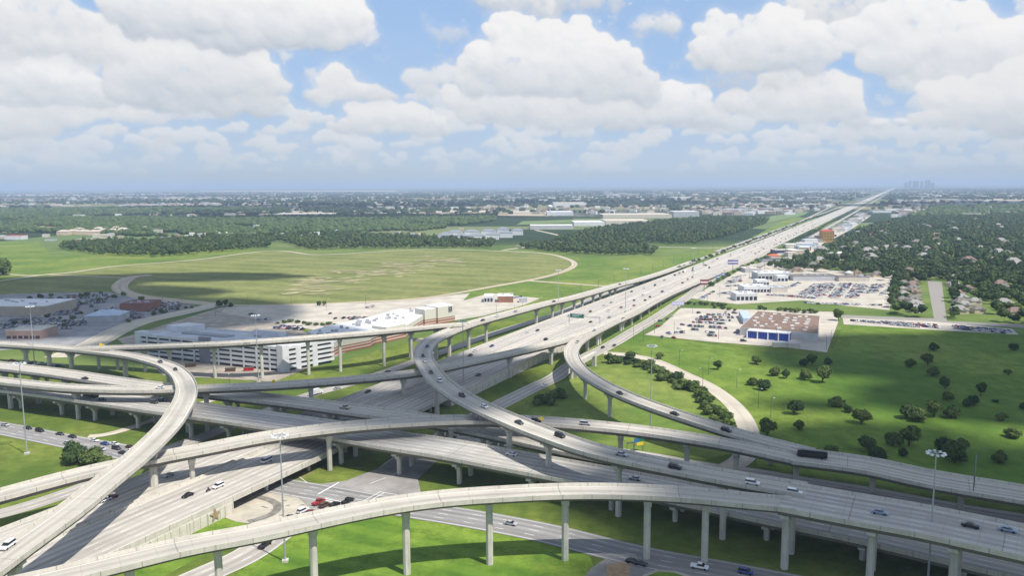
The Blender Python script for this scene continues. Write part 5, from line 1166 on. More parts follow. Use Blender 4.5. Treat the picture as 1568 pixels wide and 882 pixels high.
town([(-40, 308), (500, 306), (1050, 306), (1300, 298), (1100, 294), (300, 298), (-60, 299)], 55, (80, 320), (8, 16), 'tiny white building near the hazy horizon', 'buildings near the horizon', 5)
town([(90, 386), (400, 372), (700, 361), (640, 350), (300, 356), (60, 364)], 34, (12, 22), (4, 6), 'whitish roof showing between trees beyond the mown field', 'roofs between the middle trees', 6)
FT = flat('far_tan_field', (.40, .34, .25)); FW = flat('far_pale_ground', (.50, .46, .42)); FS = flat('far_suburb_roofs', (.30, .24, .215), var=.3, scale=.03); FG = flat('far_green_field', (.13, .19, .06))
for m_, pl in ((FS, [(205, 317), (470, 320), (480, 313), (330, 311), (200, 313)]), (FT, [(416, 333), (508, 332), (500, 321), (420, 322)]), (FT, [(640, 329), (745, 329), (742, 322), (690, 321), (650, 323)]), (FT, [(745, 330), (840, 331), (838, 322), (742, 321)]), (FW, [(0, 300), (140, 299.5), (130, 297.5), (0, 298)]), (FW, [(160, 298), (270, 297.5), (265, 295.5), (150, 296)]), (FT, [(260, 307), (420, 305), (410, 302.5), (240, 303)]),
               (FG, [(790, 345), (880, 341), (900, 336), (800, 339)]), (FG, [(1170, 343), (1230, 330), (1240, 324), (1180, 331)]), (FT, [(100, 321), (200, 324), (190, 318), (100, 317)]), (FT, [(520, 312), (640, 311), (630, 308), (510, 309)]), (FW, [(880, 304), (1000, 303), (990, 300.5), (870, 301)]), (FT, [(1420, 309), (1568, 308), (1568, 304), (1430, 305)]), (FS, [(1440, 327), (1568, 322), (1640, 316), (1460, 316)]), (FT, [(300, 294), (620, 293.5), (600, 291.5), (310, 292)]), (FT, [(1060, 322), (1180, 318), (1170, 313), (1060, 316)])):
    FZ = globals().get('FZ', .6) + .06; area('field', pl, FZ, m_)
# countless far roofs of the suburbs on the plain
def far_town():
    g = np.random.default_rng(9); V, T, K, nv = [], [], [], 0
    zones = [([(-60, 333), (560, 331), (560, 322), (-60, 322)], 300, 16), ([(190, 319), (480, 321), (480, 312), (190, 311)], 700, 16), ([(560, 330), (1160, 328), (1160, 314), (560, 316)], 500, 22), ([(1040, 330), (1240, 330), (1320, 302), (1120, 304)], 500, 24), ([(1370, 333), (1600, 328), (1600, 310), (1390, 306)], 900, 22), ([(-60, 312), (1300, 306), (1300, 297), (-60, 299)], 900, 45), ([(1400, 304), (1600, 303), (1600, 296), (1400, 295)], 250, 45), ([(60, 372), (700, 362), (760, 342), (60, 350)], 130, 13), ([(-60, 299), (1330, 297), (1330, 291.5), (-60, 293)], 500, 90)]
    for pl, n, sz in zones:
        for _ in range(int(n * .36)):
            u, v = g.random(), g.random(); a = (np.array(pl[0]) * (1 - u) + np.array(pl[1]) * u) * (1 - v) + (np.array(pl[3]) * (1 - u) + np.array(pl[2]) * u) * v
            p = P(*a); off = (p[0] - f0[0]) * fn[0] + (p[1] - f0[1]) * fn[1]
            if abs(off) < 90: continue
            w_, d_, h_ = sz * g.uniform(.6, 1.8), sz * g.uniform(.5, 1.1), min(9, sz * g.uniform(.2, .34)) + 4; an = g.choice([0, -AZ, .2]); cs, sn = math.cos(an), math.sin(an)
            q = [(-w_ / 2, 0), (w_ / 2, 0), (w_ / 2, d_), (-w_ / 2, d_)]
            for z in (0, h_): V += [(p[0] + x * cs - y * sn, p[1] + x * sn + y * cs, z) for x, y in q]
            T += [(nv + 4, nv + 5, nv + 6, nv + 7), (nv, nv + 1, nv + 5, nv + 4), (nv + 1, nv + 2, nv + 6, nv + 5), (nv + 3, nv, nv + 4, nv + 7), (nv + 2, nv + 3, nv + 7, nv + 6)]
            kk = int(g.choice(4, p=[.22, .24, .34, .20])); K += [kk] * 5; nv += 8
    o = obj('far_roofs', V, T, [WHITE, PALE, FS, TAN], recalc=False); o.data.polygons.foreach_set('material_index', K); tag(o, kind='stuff')
far_town()
SKY = []
for j, (px, top, wd) in enumerate([(1384, 277, 180), (1390, 274, 200), (1396, 273, 150), (1401, 275, 260), (1408, 274, 160), (1414, 272, 130), (1419, 274, 200), (1425, 277, 240)]):
    wd *= .2; d = 15000.0; top += 2.2 + (j % 3) * 1.2; x = math.tan(math.atan((px - 784) / FPX)) * d; hgt = CAMH + d * math.tan(math.radians(0)) + (283.5 - .0052 * (px - 784) - top) / FPX * d
    th = thing('tower_block', 'hazy downtown tower on the horizon beyond the freeway vanishing point', 'tower', (x, d, 0), 0, 'skyline towers on the horizon')
    MB().box(-wd / 2, wd / 2, 0, wd, -1, hgt * .93).build('shaft', SLATE, th); MB().box(-wd * .3, wd * .3, wd * .2, wd * .8, hgt * .93, hgt).build('crown_block', SLATE, th)
# ---------------------------------------------------------------- vehicles
PAINT = {}
for nm, c, r_ in (('white', (.72, .72, .72), .35), ('black', (.012, .012, .014), .25), ('dark grey', (.05, .052, .058), .3), ('silver', (.38, .39, .41), .3), ('blue', (.03, .06, .22), .3), ('red', (.30, .02, .02), .3), ('brown', (.10, .055, .035), .35), ('beige', (.42, .37, .28), .35), ('light blue', (.22, .30, .42), .3), ('maroon', (.13, .015, .02), .3), ('orange', (.6, .12, .02), .4), ('yellow', (.6, .45, .03), .4)):
    PAINT[nm] = plain('paint_' + nm.replace(' ', '_'), c, r_, .5, 0, .06, .5)
GLASS = plain('car_glass', (.015, .018, .022), .08, .6, 0, .1, 1); TYRE = plain('tyre', (.018, .018, .018), .9, .1, 0, .2, 3); LAMP = plain('lamp_lens', (.6, .58, .5), .2, .5); TAIL = plain('tail_lens', (.35, .02, .02), .3, .5)
# profiles (x forward, z up) of body and greenhouse; half width
KIND = {
    'sedan': dict(b=[(-2.35, .35), (2.3, .35), (2.38, .62), (2.2, .82), (1.05, .95), (-1.55, 1.0), (-2.3, .92), (-2.4, .6)], g=[(-1.85, .97), (1.15, .93), (.35, 1.42), (-1.0, 1.44)], w=.9, gw=.66, wb=1.4),
    'hatchback': dict(b=[(-2.0, .35), (2.0, .35), (2.08, .65), (1.9, .85), (1.0, .98), (-1.9, 1.02), (-2.05, .6)], g=[(-1.95, 1.0), (1.1, .96), (.35, 1.48), (-1.5, 1.5)], w=.88, gw=.68, wb=1.25),
    'SUV': dict(b=[(-2.4, .42), (2.35, .42), (2.45, .8), (2.25, 1.0), (1.15, 1.12), (-2.35, 1.15), (-2.45, .7)], g=[(-2.35, 1.14), (1.25, 1.1), (.55, 1.76), (-2.1, 1.8)], w=.97, gw=.76, wb=1.45),
    'pickup': dict(b=[(-2.85, .5), (2.75, .5), (2.85, .9), (2.65, 1.08), (1.5, 1.18), (-2.8, 1.15), (-2.9, .7)], g=[(-.75, 1.15), (1.55, 1.16), (.85, 1.82), (-.55, 1.84)], w=1.0, gw=.78, wb=1.8),
    'van': dict(b=[(-2.7, .42), (2.6, .42), (2.7, .85), (2.3, 1.15), (-2.6, 1.25), (-2.75, .7)], g=[(-2.65, 1.24), (2.25, 1.14), (1.5, 2.0), (-2.55, 2.05)], w=1.0, gw=.88, wb=1.7),
    'motorcycle': dict(b=[(-.9, .45), (.9, .45), (1.0, .8), (.3, 1.0), (-.4, .95), (-1.0, .75)], g=[(-.3, .95), (.15, 1.0), (.1, 1.6), (-.2, 1.65)], w=.2, gw=.22, wb=.75)}
MESHC = {}
def _prof(m, pts, w, wt=None, z0=None):
    """side profile swept across the car, narrowing upwards"""
    n = len(pts); zmin = min(p[1] for p in pts); zmax = max(p[1] for p in pts); V = []
    for s in (-1, 1):
        for x, z in pts:
            q = w if wt is None else w + (wt - w) * (z - zmin) / (zmax - zmin); V.append((x, s * q, z))
    m.add(V, [tuple(range(n)), tuple(range(n, 2 * n))[::-1]] + [(i, n + i, n + (i + 1) % n, (i + 1) % n) for i in range(n)])
def car_meshes(kind):
    if kind in MESHC: return MESHC[kind]
    k_ = KIND[kind]; out = {}
    b = MB(); _prof(b, k_['b'], k_['w'], k_['w'] * .93); o = b.build('body'); md = o.modifiers.new('b', 'BEVEL'); md.width = .09; md.segments = 2; md.limit_method = 'ANGLE'
    dg = bpy.context.evaluated_depsgraph_get(); out['body'] = bpy.data.meshes.new_from_object(o.evaluated_get(dg)); bpy.data.objects.remove(o)
    g_ = MB(); _prof(g_, k_['g'], k_['w'] * .93, k_['gw']); o = g_.build('windows'); out['windows'] = o.data; bpy.data.objects.remove(o)
    gz = k_['g']; zt = max(p[1] for p in gz); xs = sorted(p[0] for p in gz if p[1] > zt - .1)
    r = MB(); r.box(xs[0] - .02, xs[-1] + .02, -k_['gw'] - .01, k_['gw'] + .01, zt - .03, zt + .05); o = r.build('roof'); out['roof'] = o.data; bpy.data.objects.remove(o)
    w = MB(); w.tube((0, -.12, 0), (0, .12, 0), .34, .34, 12); o = w.build('wheel', TYRE); out['wheel'] = o.data; bpy.data.objects.remove(o)
    l = MB(); l.box(-.05, .05, -.17, .17, -.07, .07); o = l.build('headlight', LAMP); out['headlight'] = o.data; o.data.name = 'headlight'; bpy.data.objects.remove(o)
    l = MB(); l.box(-.05, .05, -.14, .14, -.09, .09); o = l.build('tail_light', TAIL); out['tail_light'] = o.data; bpy.data.objects.remove(o)
    MESHC[kind] = out; return out
BODYC = {}
def body_of(kind, part, color):
    key = (kind, part, color)
    if key not in BODYC:
        me = car_meshes(kind)[part].copy(); me.materials.clear(); me.materials.append(PAINT[color]); BODYC[key] = me
    return BODYC[key]
PROTO = {}
def car(kind, color, loc, heading, label, group=None, cat=None, pitch=0.0):
    key = (kind, color)
    nm = {'pickup': 'pickup_truck', 'SUV': 'suv_car', 'van': 'van', 'motorcycle': 'motorcycle'}.get(kind, 'car'); ct = cat or {'pickup': 'pickup truck', 'van': 'van', 'motorcycle': 'motorcycle'}.get(kind, 'car')
    if key in PROTO:
        o = dup(PROTO[key], loc, heading, label, ct, group)
        if group is None and 'group' in o: del o['group']
    else:
        o = thing(nm, label, ct, loc, heading, group); k_ = KIND[kind]
        link('body', body_of(kind, 'body', color), None, o)
        gl = car_meshes(kind)['windows'].copy(); gl.materials.clear(); gl.materials.append(GLASS if kind != 'motorcycle' else PAINT['black']); link('windows', gl, None, o)
        if kind != 'motorcycle': link('roof', body_of(kind, 'roof', color), None, o)
        for sx in (-1, 1):
            for sy in ((-1, 1) if kind != 'motorcycle' else (0,)):
                wq = link('wheel', car_meshes(kind)['wheel'], None, o); wq.location = (sx * k_['wb'], sy * (k_['w'] - .1), .34)
        if kind != 'motorcycle':
            xb = max(p[0] for p in k_['b']); zb = k_['b'][2][1]
            for sy in (-1, 1):
                h_ = link('headlight', car_meshes(kind)['headlight'], None, o); h_.location = (xb - .06, sy * k_['w'] * .68, zb + .06)
                t_ = link('tail_light', car_meshes(kind)['tail_light'], None, o); t_.location = (-xb + .02, sy * k_['w'] * .74, zb + .12)
        PROTO[key] = o
    o.rotation_euler = (0, -pitch, heading); return o
def on(key, px, py, dirn=1):
    """the point on road `key` seen at the pixel: (location, heading, pitch)"""
    p = R[key]; i = p.near_px(px, py); z = p.p[i, 2]
    for _ in range(4):
        w_ = P(px, py, z); i = p.near(w_); z = p.p[i, 2]
    w_ = P(px, py, z); t = p.t[i] * dirn
    j = min(len(p.p) - 1, i + 1); j0 = max(0, i - 1); dz = (p.p[j, 2] - p.p[j0, 2]) / max(.1, np.hypot(*(p.p[j, :2] - p.p[j0, :2]))) * dirn
    zz = z + (.22 if key in 'LJOMRS' else 0.01); off = (w_[0] - p.p[i, 0]) * p.nrm[i, 0] + (w_[1] - p.p[i, 1]) * p.nrm[i, 1]
    lim = p.hw[i] - 1.7; c = float(np.clip(off, -lim, lim)); xy = w_[:2] + p.nrm[i] * (c - off)
    return (xy[0], xy[1], zz), math.atan2(t[1], t[0]), math.atan(dz)
DRIVE = [
 ('B', 245.6, 555.5, 1, 'sedan', 'dark grey', 'car entering the hairpin of the left flyover, ahead of another'), ('B', 268.5, 567, 1, 'sedan', 'black', 'car well into the hairpin bend of the left flyover'), ('B', 11, 839, 1, 'SUV', 'white', 'tall car at the bottom left corner of the hairpin flyover'),
 ('I2', 130, 581, -1, 'sedan', 'black', 'car alone on the farther crossing viaduct at the left'), ('I2', 528, 626, 1, 'pickup', 'beige', 'pickup on the farther crossing viaduct left of the centre'), ('G', 245, 595, 1, 'sedan', 'white', 'car on the low ramp passing behind the hairpin flyover'),
 ('I1', 157, 613, 1, 'sedan', 'black', 'car just ahead of the dark box truck on the nearer viaduct'), ('I1', 236, 618, 1, 'SUV', 'dark grey', 'car about to pass under the hairpin on the nearer viaduct'), ('I1', 249, 614.5, 1, 'sedan', 'black', 'car in the far lane under the hairpin flyover'),
 ('I1', 783, 697.5, -1, 'sedan', 'white', 'car on the nearer viaduct below the two dark cars'), ('I1', 972, 735, -1, 'sedan', 'silver', 'car on the nearer viaduct just above the foreground flyover'),
 ('D', 654, 531.5, 1, 'sedan', 'blue', 'car at the start of the tight bend of the tall looping flyover'), ('D', 647.5, 546, 1, 'sedan', 'dark grey', 'car at the leftmost point of the tall looping flyover'), ('D', 651, 554.5, 1, 'sedan', 'white', 'car right behind a dark one in the tall loop bend'), ('D', 660, 571.5, 1, 'sedan', 'brown', 'car in the middle of the tall loop bend after a white one'), ('D', 673.5, 585, 1, 'SUV', 'white', 'car leaving the tall loop bend before a big dark one'), ('D', 707.5, 607.5, 1, 'SUV', 'black', 'large car on the straight after the tall loop bend'), ('D', 742, 624.5, 1, 'sedan', 'white', 'car over the crossing of two flyovers in the centre'), ('D', 795, 649, 1, 'sedan', 'dark grey', 'car beside another flyover right of the centre'), ('D', 857.5, 669.5, 1, 'SUV', 'black', 'tall car going down the looping flyover right of centre'), ('D', 952, 698, 1, 'sedan', 'silver', 'car on the looping flyover beside the small blue and yellow signs'), ('D', 1034, 718, 1, 'SUV', 'black', 'tall car on the looping flyover before it merges'), ('D', 1152, 742.5, 1, 'SUV', 'white', 'tall car just before the merge of two flyovers'), ('DA', 1216.5, 757, 1, 'SUV', 'white', 'tall car at the very start of the merged viaduct'), ('DA', 1347, 787.5, 1, 'sedan', 'light blue', 'car in the middle of the merged viaduct left of the mast'), ('DA', 1486, 808, 1, 'sedan', 'black', 'low car by the far parapet of the merged viaduct'), ('DA', 1543, 814.5, 1, 'sedan', 'light blue', 'car near the right end of the merged viaduct'),
 ('D', 716, 498.5, 1, 'sedan', 'beige', 'car on the upper straight before the tall loop'), ('D', 739, 491.5, 1, 'sedan', 'dark grey', 'car on the upper straight of the looping flyover behind a beige one'), ('D', 761, 485, 1, 'sedan', 'white', 'car on the upper straight of the looping flyover'), ('D', 789, 478, 1, 'sedan', 'silver', 'car on the upper straight, fourth from the loop'), ('D', 848, 462.5, 1, 'sedan', 'dark grey', 'car high on the upper straight beside the tall mast'), ('D', 949, 436, 1, 'sedan', 'dark grey', 'car where the looping flyover starts to rise'),
 ('C', 821, 646.5, 1, 'SUV', 'black', 'tall car on the arched flyover right after passing below the loop'), ('C', 896, 651, 1, 'SUV', 'silver', 'tall car on the arched flyover right of centre'), ('E', 949, 603.5, 1, 'sedan', 'black', 'car on the curling single-lane ramp left of the mast'), ('E', 1033, 635.5, 1, 'sedan', 'black', 'car on the curling ramp right of the mast'), ('E', 1112, 661, 1, 'SUV', 'black', 'tall car low on the curling ramp near its end'), ('E', 884, 524.5, 1, 'sedan', 'silver', 'car entering the curl of the single-lane ramp'), ('E', 910, 507, 1, 'sedan', 'silver', 'car on the ramp strip before the curl'), ('E', 954, 489, 1, 'sedan', 'beige', 'car high on the ramp strip beside the freeway'),
 ('HS', 732, 575.5, -1, 'sedan', 'dark grey', 'car on the shaded freeway lanes under the low ramp'), ('HN', 563, 601, -1, 'sedan', 'black', 'car on the shaded northern lanes left of the loop'), ('HN', 258, 730, -1, 'sedan', 'silver', 'car in the shadow beside the flared pier at the left'), ('HN', 171, 764, -1, 'sedan', 'maroon', 'car emerging from shadow beneath the hairpin flyover'), ('HN', 161, 768, -1, 'sedan', 'white', 'car just ahead of a maroon one beneath the hairpin flyover'), ('HS', 287.5, 761, -1, 'sedan', 'black', 'car on sunlit freeway lanes above the brown star'), ('HS', 319, 753, -1, 'motorcycle', 'black', 'motorbike riding between a black car and a white one'), ('HS', 334, 747, -1, 'SUV', 'white', 'tall car on sunlit freeway lanes behind the motorbike'), ('HS', 408, 708, -1, 'van', 'white', 'van on the freeway bridge in the shadow left of the mast'),
 ('HN', 720, 545.5, -1, 'sedan', 'black', 'car on the freeway right of the loop, beside a white one'), ('HN', 727, 538, -1, 'sedan', 'white', 'car in the outer lane right of the loop'), ('HN', 753, 531, -1, 'sedan', 'blue', 'vivid car on the freeway right of the loop'), ('HN', 680, 560.5, -1, 'sedan', 'black', 'car slipping under the low ramp right of the loop'), ('HN', 807, 510, -1, 'sedan', 'white', 'car in the outer lanes ahead of a dark one'), ('HN', 823, 507, -1, 'sedan', 'dark grey', 'car in the outer lanes right behind a white one'), ('HS', 836, 521, 1, 'SUV', 'black', 'large car above the dark girder of the low ramp'), ('HS', 819.5, 532, 1, 'sedan', 'silver', 'car close to the low ramp barrier'), ('HN', 871, 484.5, -1, 'sedan', 'silver', 'car in the outer lanes below the tall left mast'), ('HN', 886, 487, -1, 'sedan', 'dark grey', 'car in the outer lanes left of the green sign'), ('HS', 904.5, 494, 1, 'sedan', 'black', 'car right below the green overhead sign'), ('HS', 933, 487, 1, 'sedan', 'silver', 'car just right of the green overhead sign'), ('HN', 904, 478, -1, 'sedan', 'dark grey', 'car directly above the green overhead sign'), ('HS', 958.5, 479.5, 1, 'SUV', 'black', 'car at the foot of the central freeway mast'), ('HS', 967, 475, 1, 'sedan', 'dark grey', 'car just right of the central freeway mast foot'), ('HS', 988, 460.5, 1, 'sedan', 'black', 'car in the middle lanes beyond the central mast'),
 ('L', 941.6, 530.5, 1, 'sedan', 'dark grey', 'car on the frontage road where the ramp road leaves'), ('L', 923, 533.5, 1, 'sedan', 'black', 'car on the frontage road by the portal frame'), ('L', 834, 592, 1, 'sedan', 'white', 'car on the shaded frontage road near the dark thicket'),
 ('O', 523, 598, 1, 'sedan', 'silver', 'car on the northern frontage road behind the white truck'), ('O', 594, 571, 1, 'sedan', 'black', 'car on the northern frontage road behind the low ramp'), ('O', 500, 607, 1, 'sedan', 'silver', 'car beside the white box truck on the northern frontage road'),
 ('L', 486, 772, -1, 'pickup', 'red', 'pickup waiting first at the crossing with a bare tan plaza beside'), ('L', 497, 777, -1, 'SUV', 'brown', 'car queued right of the red pickup'), ('L', 513, 775.5, -1, 'sedan', 'black', 'car third across in the queue at the crossing'), ('L', 537, 772, -1, 'pickup', 'black', 'pickup at the right end of the queue at the crossing'), ('L', 464, 785.5, -1, 'SUV', 'white', 'car behind the red pickup in the queue'), ('L', 474, 788, -1, 'sedan', 'maroon', 'car behind the brown one in the queue'), ('L', 443, 796, -1, 'sedan', 'black', 'car last in the queue beside the near mast'), ('L', 406, 838, -1, 'pickup', 'black', 'pickup below the foreground flyover near the mast foot'),
 ('M', 629, 760, 1, 'sedan', 'light blue', 'car turning at the kerb right of the crossing'), ('M', 782, 805, 1, 'sedan', 'silver', 'car on the dark street between foreground columns'), ('M', 1071, 872, 1, 'pickup', 'white', 'pickup on the dark street at the bottom edge'), ('M', 1142, 880, 1, 'SUV', 'blue', 'car behind the white pickup at the bottom edge'), ('M', 979, 869, 1, 'sedan', 'dark grey', 'car at the turnaround between two foreground columns'), ('M', 962, 873, 1, 'sedan', 'black', 'car turning at the turnaround left of the others'),
 ('M', 8, 653, 1, 'sedan', 'silver', 'car at the left edge in the street queue'), ('M', 43, 658, 1, 'sedan', 'black', 'car close to the thin left mast in the street queue'), ('M', 61, 662, 1, 'SUV', 'black', 'tall car right of the thin left mast'), ('M', 92, 667, 1, 'sedan', 'dark grey', 'car in the street queue before the big dark tree'), ('M', 111, 671, 1, 'sedan', 'black', 'car partly behind the big dark tree top'), ('M', 104, 681, 1, 'sedan', 'silver', 'car left of the big dark tree'),
 ('M', 145, 677, 1, 'sedan', 'white', 'car first right of the big dark tree'), ('M', 161, 682, 1, 'sedan', 'blue', 'car in the packed queue right of the tree, second column'), ('M', 176, 682.5, 1, 'sedan', 'white', 'car in the packed queue, third column, far lane'), ('M', 156, 690.5, 1, 'sedan', 'silver', 'car in the packed queue, near lane by the tree'), ('M', 178.6, 689, 1, 'SUV', 'dark grey', 'car in the packed queue, middle lane'), ('M', 188, 696, 1, 'sedan', 'black', 'car in the packed queue, near lane by the flyover'), ('M', 199, 687, 1, 'sedan', 'brown', 'car in the packed queue touching the hairpin flyover edge'), ('M', 201, 693, 1, 'sedan', 'white', 'car in the packed queue, last before the flyover')]
seen = set()
for key, px, py, dr, kd, cl, ph in DRIVE:
    loc, hd, pt_ = on(key, px, py, dr); lb = cl + ' ' + ph
    car(kd, cl, loc, hd, lb, pitch=pt_)
# traffic on the far straight, both ways
g = random.Random(21); COLS = ['white', 'black', 'dark grey', 'silver', 'white', 'blue', 'red', 'dark grey', 'beige']
for j in range(70):
    s = 520 + 1900 * (j / 70) ** 1.25 + g.uniform(-12, 12); lane = g.choice([-18, -14.4, -10.8, -7.2, -3.6, 5, 8.6, 12.2, 15.8, 19.4, 23])
    q = fpt(s, lane, fz(s) + .01); cl = g.choice(COLS); kd = g.choice(['sedan', 'SUV', 'sedan', 'pickup', 'van'])
    car(kd, cl, q, math.atan2(fd[1], fd[0]) + (math.pi if lane < 0 else 0), '%s %s in flowing traffic on the far straight of the freeway' % (cl, kd if kd != 'sedan' else 'car'), '%s %ss on the far freeway' % (cl, kd))
# trucks and the long black coach
def truck(label, loc, hd, boxc, cabc, ln=8.0, pitch=0.0):
    o = thing('box_truck', label, 'truck', loc, hd)
    MB().box(-ln / 2, ln / 2 - 2.2, -1.2, 1.2, .9, 3.5).build('cargo_box', PAINT[boxc], o)
    m = MB(); _prof(m, [(ln / 2 - 2.1, .5), (ln / 2, .5), (ln / 2 + .05, 1.4), (ln / 2 - .4, 2.4), (ln / 2 - 2.1, 2.5)], 1.1, 1.0); m.build('cab', PAINT[cabc], o)
    m = MB(); _prof(m, [(ln / 2 - .28, 1.45), (ln / 2 + .07, 1.45), (ln / 2 - .36, 2.3), (ln / 2 - .7, 2.3)], 1.0, .9); m.build('windscreen', GLASS, o)
    MB().box(-ln / 2, ln / 2 - .3, -.9, .9, .5, .9).build('chassis', TYRE, o)
    for x in (-ln / 2 + 1.2, ln / 2 - 1.2):
        for y in (-1.0, 1.0): wq = MB().tube((0, -.15, 0), (0, .15, 0), .48, .48, 12).build('wheel', TYRE, o); wq.location = (x, y, .48)
    o.rotation_euler = (0, -pitch, hd); return o
loc, hd, pt_ = on('I1', 139, 608, 1); truck('dark box truck on the nearer viaduct beneath the low ramp', loc, hd, 'black', 'black', 10)
loc, hd, pt_ = on('O', 488, 606, 1); truck('white box truck on the northern frontage road above the viaduct', loc, hd, 'white', 'white', 9)
loc = fpt(np.dot(P(1041.5, 418, 2)[:2] - f0, fd), -14, 2.6); truck('white box truck in the outer lanes of the far freeway', loc, math.atan2(-fd[1], -fd[0]), 'white', 'dark grey', 11)
def coach():
    loc, hd, pt_ = on('CE', 1244, 701, -1); o = thing('coach', 'long black coach-like vehicle on the viaduct beside the meadow', 'bus', loc, hd)
    MB().box(-5.6, 5.4, -1.2, 1.2, .45, 3.0).build('body', PAINT['black'], o)
    m = MB(); _prof(m, [(5.3, .45), (6.0, .45), (6.05, 1.2), (5.6, 2.9), (5.3, 2.95)], 1.18, 1.1); m.build('front', PAINT['dark grey'], o)
    for s in (-1, 1): MB().box(-5.2, 4.9, s * 1.2 - .03, s * 1.2 + .03, 1.6, 2.5).build('window_band', GLASS, o)
    MB().box(-5.0, 4.6, -.9, .9, 3.0, 3.15).build('roof_panel', PAINT['dark grey'], o)
    for x in (-3.6, 3.9):
        for y in (-1.05, 1.05): wq = MB().tube((0, -.15, 0), (0, .15, 0), .5, .5, 12).build('wheel', TYRE, o); wq.location = (x, y, .5)
coach()
# ---- parked cars: single small meshes
PARKM = {}
def parked_mesh(kind, color):
    key = (kind, color)
    if key not in PARKM:
        k_ = KIND[kind]; m = MB(); _prof(m, k_['b'], k_['w'], k_['w'] * .93); n0 = len(m.f); _prof(m, k_['g'], k_['w'] * .93, k_['gw']); n1 = len(m.f)
        m.m = [0] * n0 + [1] * (n1 - n0)
        for x in (-1, 1):
            for y in (-1, 1): m.tube((x * k_['wb'], y * (k_['w'] - .2), .34), (x * k_['wb'], y * (k_['w'] + .02), .34), .33, .33, 8, 2)
        zt = max(p[1] for p in k_['g']); xs = sorted(p[0] for p in k_['g'] if p[1] > zt - .1); m.box(xs[0], xs[-1], -k_['gw'], k_['gw'], zt - .02, zt + .04, 0)
        o = m.build('parked_car', [PAINT[color], GLASS, TYRE]); PARKM[key] = o.data; bpy.data.objects.remove(o)
    return PARKM[key]
NPARK, EXTRA = 0, []
def park(x, y, rz, where, limit=True):
    global NPARK
    cl = g.choice(['white', 'white', 'silver', 'white', 'light blue', 'white', 'silver', 'white', 'white', 'blue', 'red', 'dark grey'] if ('dealer' in where or 'meadow' in where) else ['white', 'black', 'dark grey', 'silver', 'white', 'silver', 'blue', 'red', 'dark grey', 'light blue', 'dark grey']); kd = g.choice(['sedan', 'SUV', 'sedan', 'hatchback', 'pickup'])
    if limit and NPARK < 190:
        NPARK += 1; o = link('parked_car', parked_mesh(kd, cl)); o.location = (x, y, .16); o.rotation_euler = (0, 0, rz)
        tag(o, '%s %s parked %s' % (cl, 'car' if kd in ('sedan', 'hatchback') else kd, where), 'car', '%s %ss parked %s' % (cl, 'car' if kd in ('sedan', 'hatchback') else kd, where))
    else: EXTRA.append((x, y, rz, kd, cl))
def rows(px0, py0, px1, py1, n, where, rz, fill=.85, limit=True, jit=.3):
    a, b = P(px0, py0), P(px1, py1)
    for j in range(n):
        if g.random() > fill: continue
        t = (j + .5) / n; p = a * (1 - t) + b * t; park(p[0] + g.uniform(-jit, jit), p[1] + g.uniform(-jit, jit), rz + (math.pi if g.random() < .4 else 0) + g.uniform(-.04, .04), where, limit)
c9 = lambda x, y: (980 + x / 4.9, 380 + y / 4.9)
for x0, y0, x1, y1, n, fl in [(395, 560, 640, 572, 17, .8), (360, 588, 650, 606, 20, .9), (420, 540, 690, 548, 18, .9), (450, 522, 700, 526, 16, .85), (500, 504, 690, 506, 12, .7), (480, 632, 560, 640, 6, .9), (510, 660, 570, 664, 4, .9), (262, 640, 330, 636, 5, 1), (390, 615, 440, 618, 3, .9), (580, 485, 730, 492, 8, .5)]:
    rows(*c9(x0, y0), *c9(x1, y1), n, 'in the lot left of the brown-roofed store', math.pi / 2, fl)
for x, y in [(295, 608), (215, 645), (165, 672), (255, 678), (775, 702), (318, 580), (545, 505), (440, 490), (205, 535), (235, 520), (150, 550), (130, 590), (720, 640), (735, 625)]:
    p = P(*c9(x, y)); park(p[0], p[1], g.uniform(0, 6.28), 'in the lot left of the brown-roofed store')
zz8 = lambda x, y: (1140 + x / 3.663, 480 + y / 3.663)
rows(*zz8(700, 52), *zz8(1090, 84), 34, 'in the long row above the meadow', math.pi / 2 + .5, .9)
rows(*zz8(1170, 76), *zz8(1490, 104), 28, 'in the long row above the meadow', math.pi / 2 + .5, .9)
rows(*zz8(820, 66), *zz8(980, 80), 14, 'in the long row above the meadow', math.pi / 2 + .5, .7); rows(*zz8(600, 44), *zz8(1080, 72), 40, 'in the long row above the meadow', math.pi / 2 + .5, .75, False); rows(*zz8(1180, 88), *zz8(1480, 116), 26, 'in the long row above the meadow', math.pi / 2 + .5, .8, False)
zh = lambda x, y: (1140 + x / 3.663, 275 + y / 3.663)
for x0, y0, x1, y1, n in [(690, 640, 745, 590, 11), (585, 668, 640, 590, 14), (490, 668, 555, 585, 15), (395, 665, 470, 585, 15), (310, 655, 410, 590, 15), (245, 610, 310, 585, 8), (650, 640, 690, 600, 5), (760, 650, 800, 620, 6), (530, 640, 560, 585, 6), (150, 650, 390, 668, 24), (320, 690, 420, 702, 6), (430, 700, 770, 708, 18)]:
    rows(*zh(x0, y0), *zh(x1, y1), n, 'among the dealer rows', .1, .95)
    if n > 8 and y0 - y1 > 20: rows(zh(x0, y0)[0] + 3.4, zh(x0, y0)[1], zh(x1, y1)[0] + 3.4, zh(x1, y1)[1], n, 'among the dealer rows', .1, .95); rows(zh(x0, y0)[0] - 4, zh(x0, y0)[1], zh(x1, y1)[0] - 4, zh(x1, y1)[1], n, 'among the dealer rows', .1, .8); rows(zh(x0, y0)[0] + 10.5, zh(x0, y0)[1], zh(x1, y1)[0] + 10.5, zh(x1, y1)[1], n, 'among the dealer rows', .1, .8, False)
    if n > 8 and y0 - y1 > 20: rows(zh(x0, y0)[0] + 7, zh(x0, y0)[1], zh(x1, y1)[0] + 7, zh(x1, y1)[1], n, 'among the dealer rows', .1, .9)
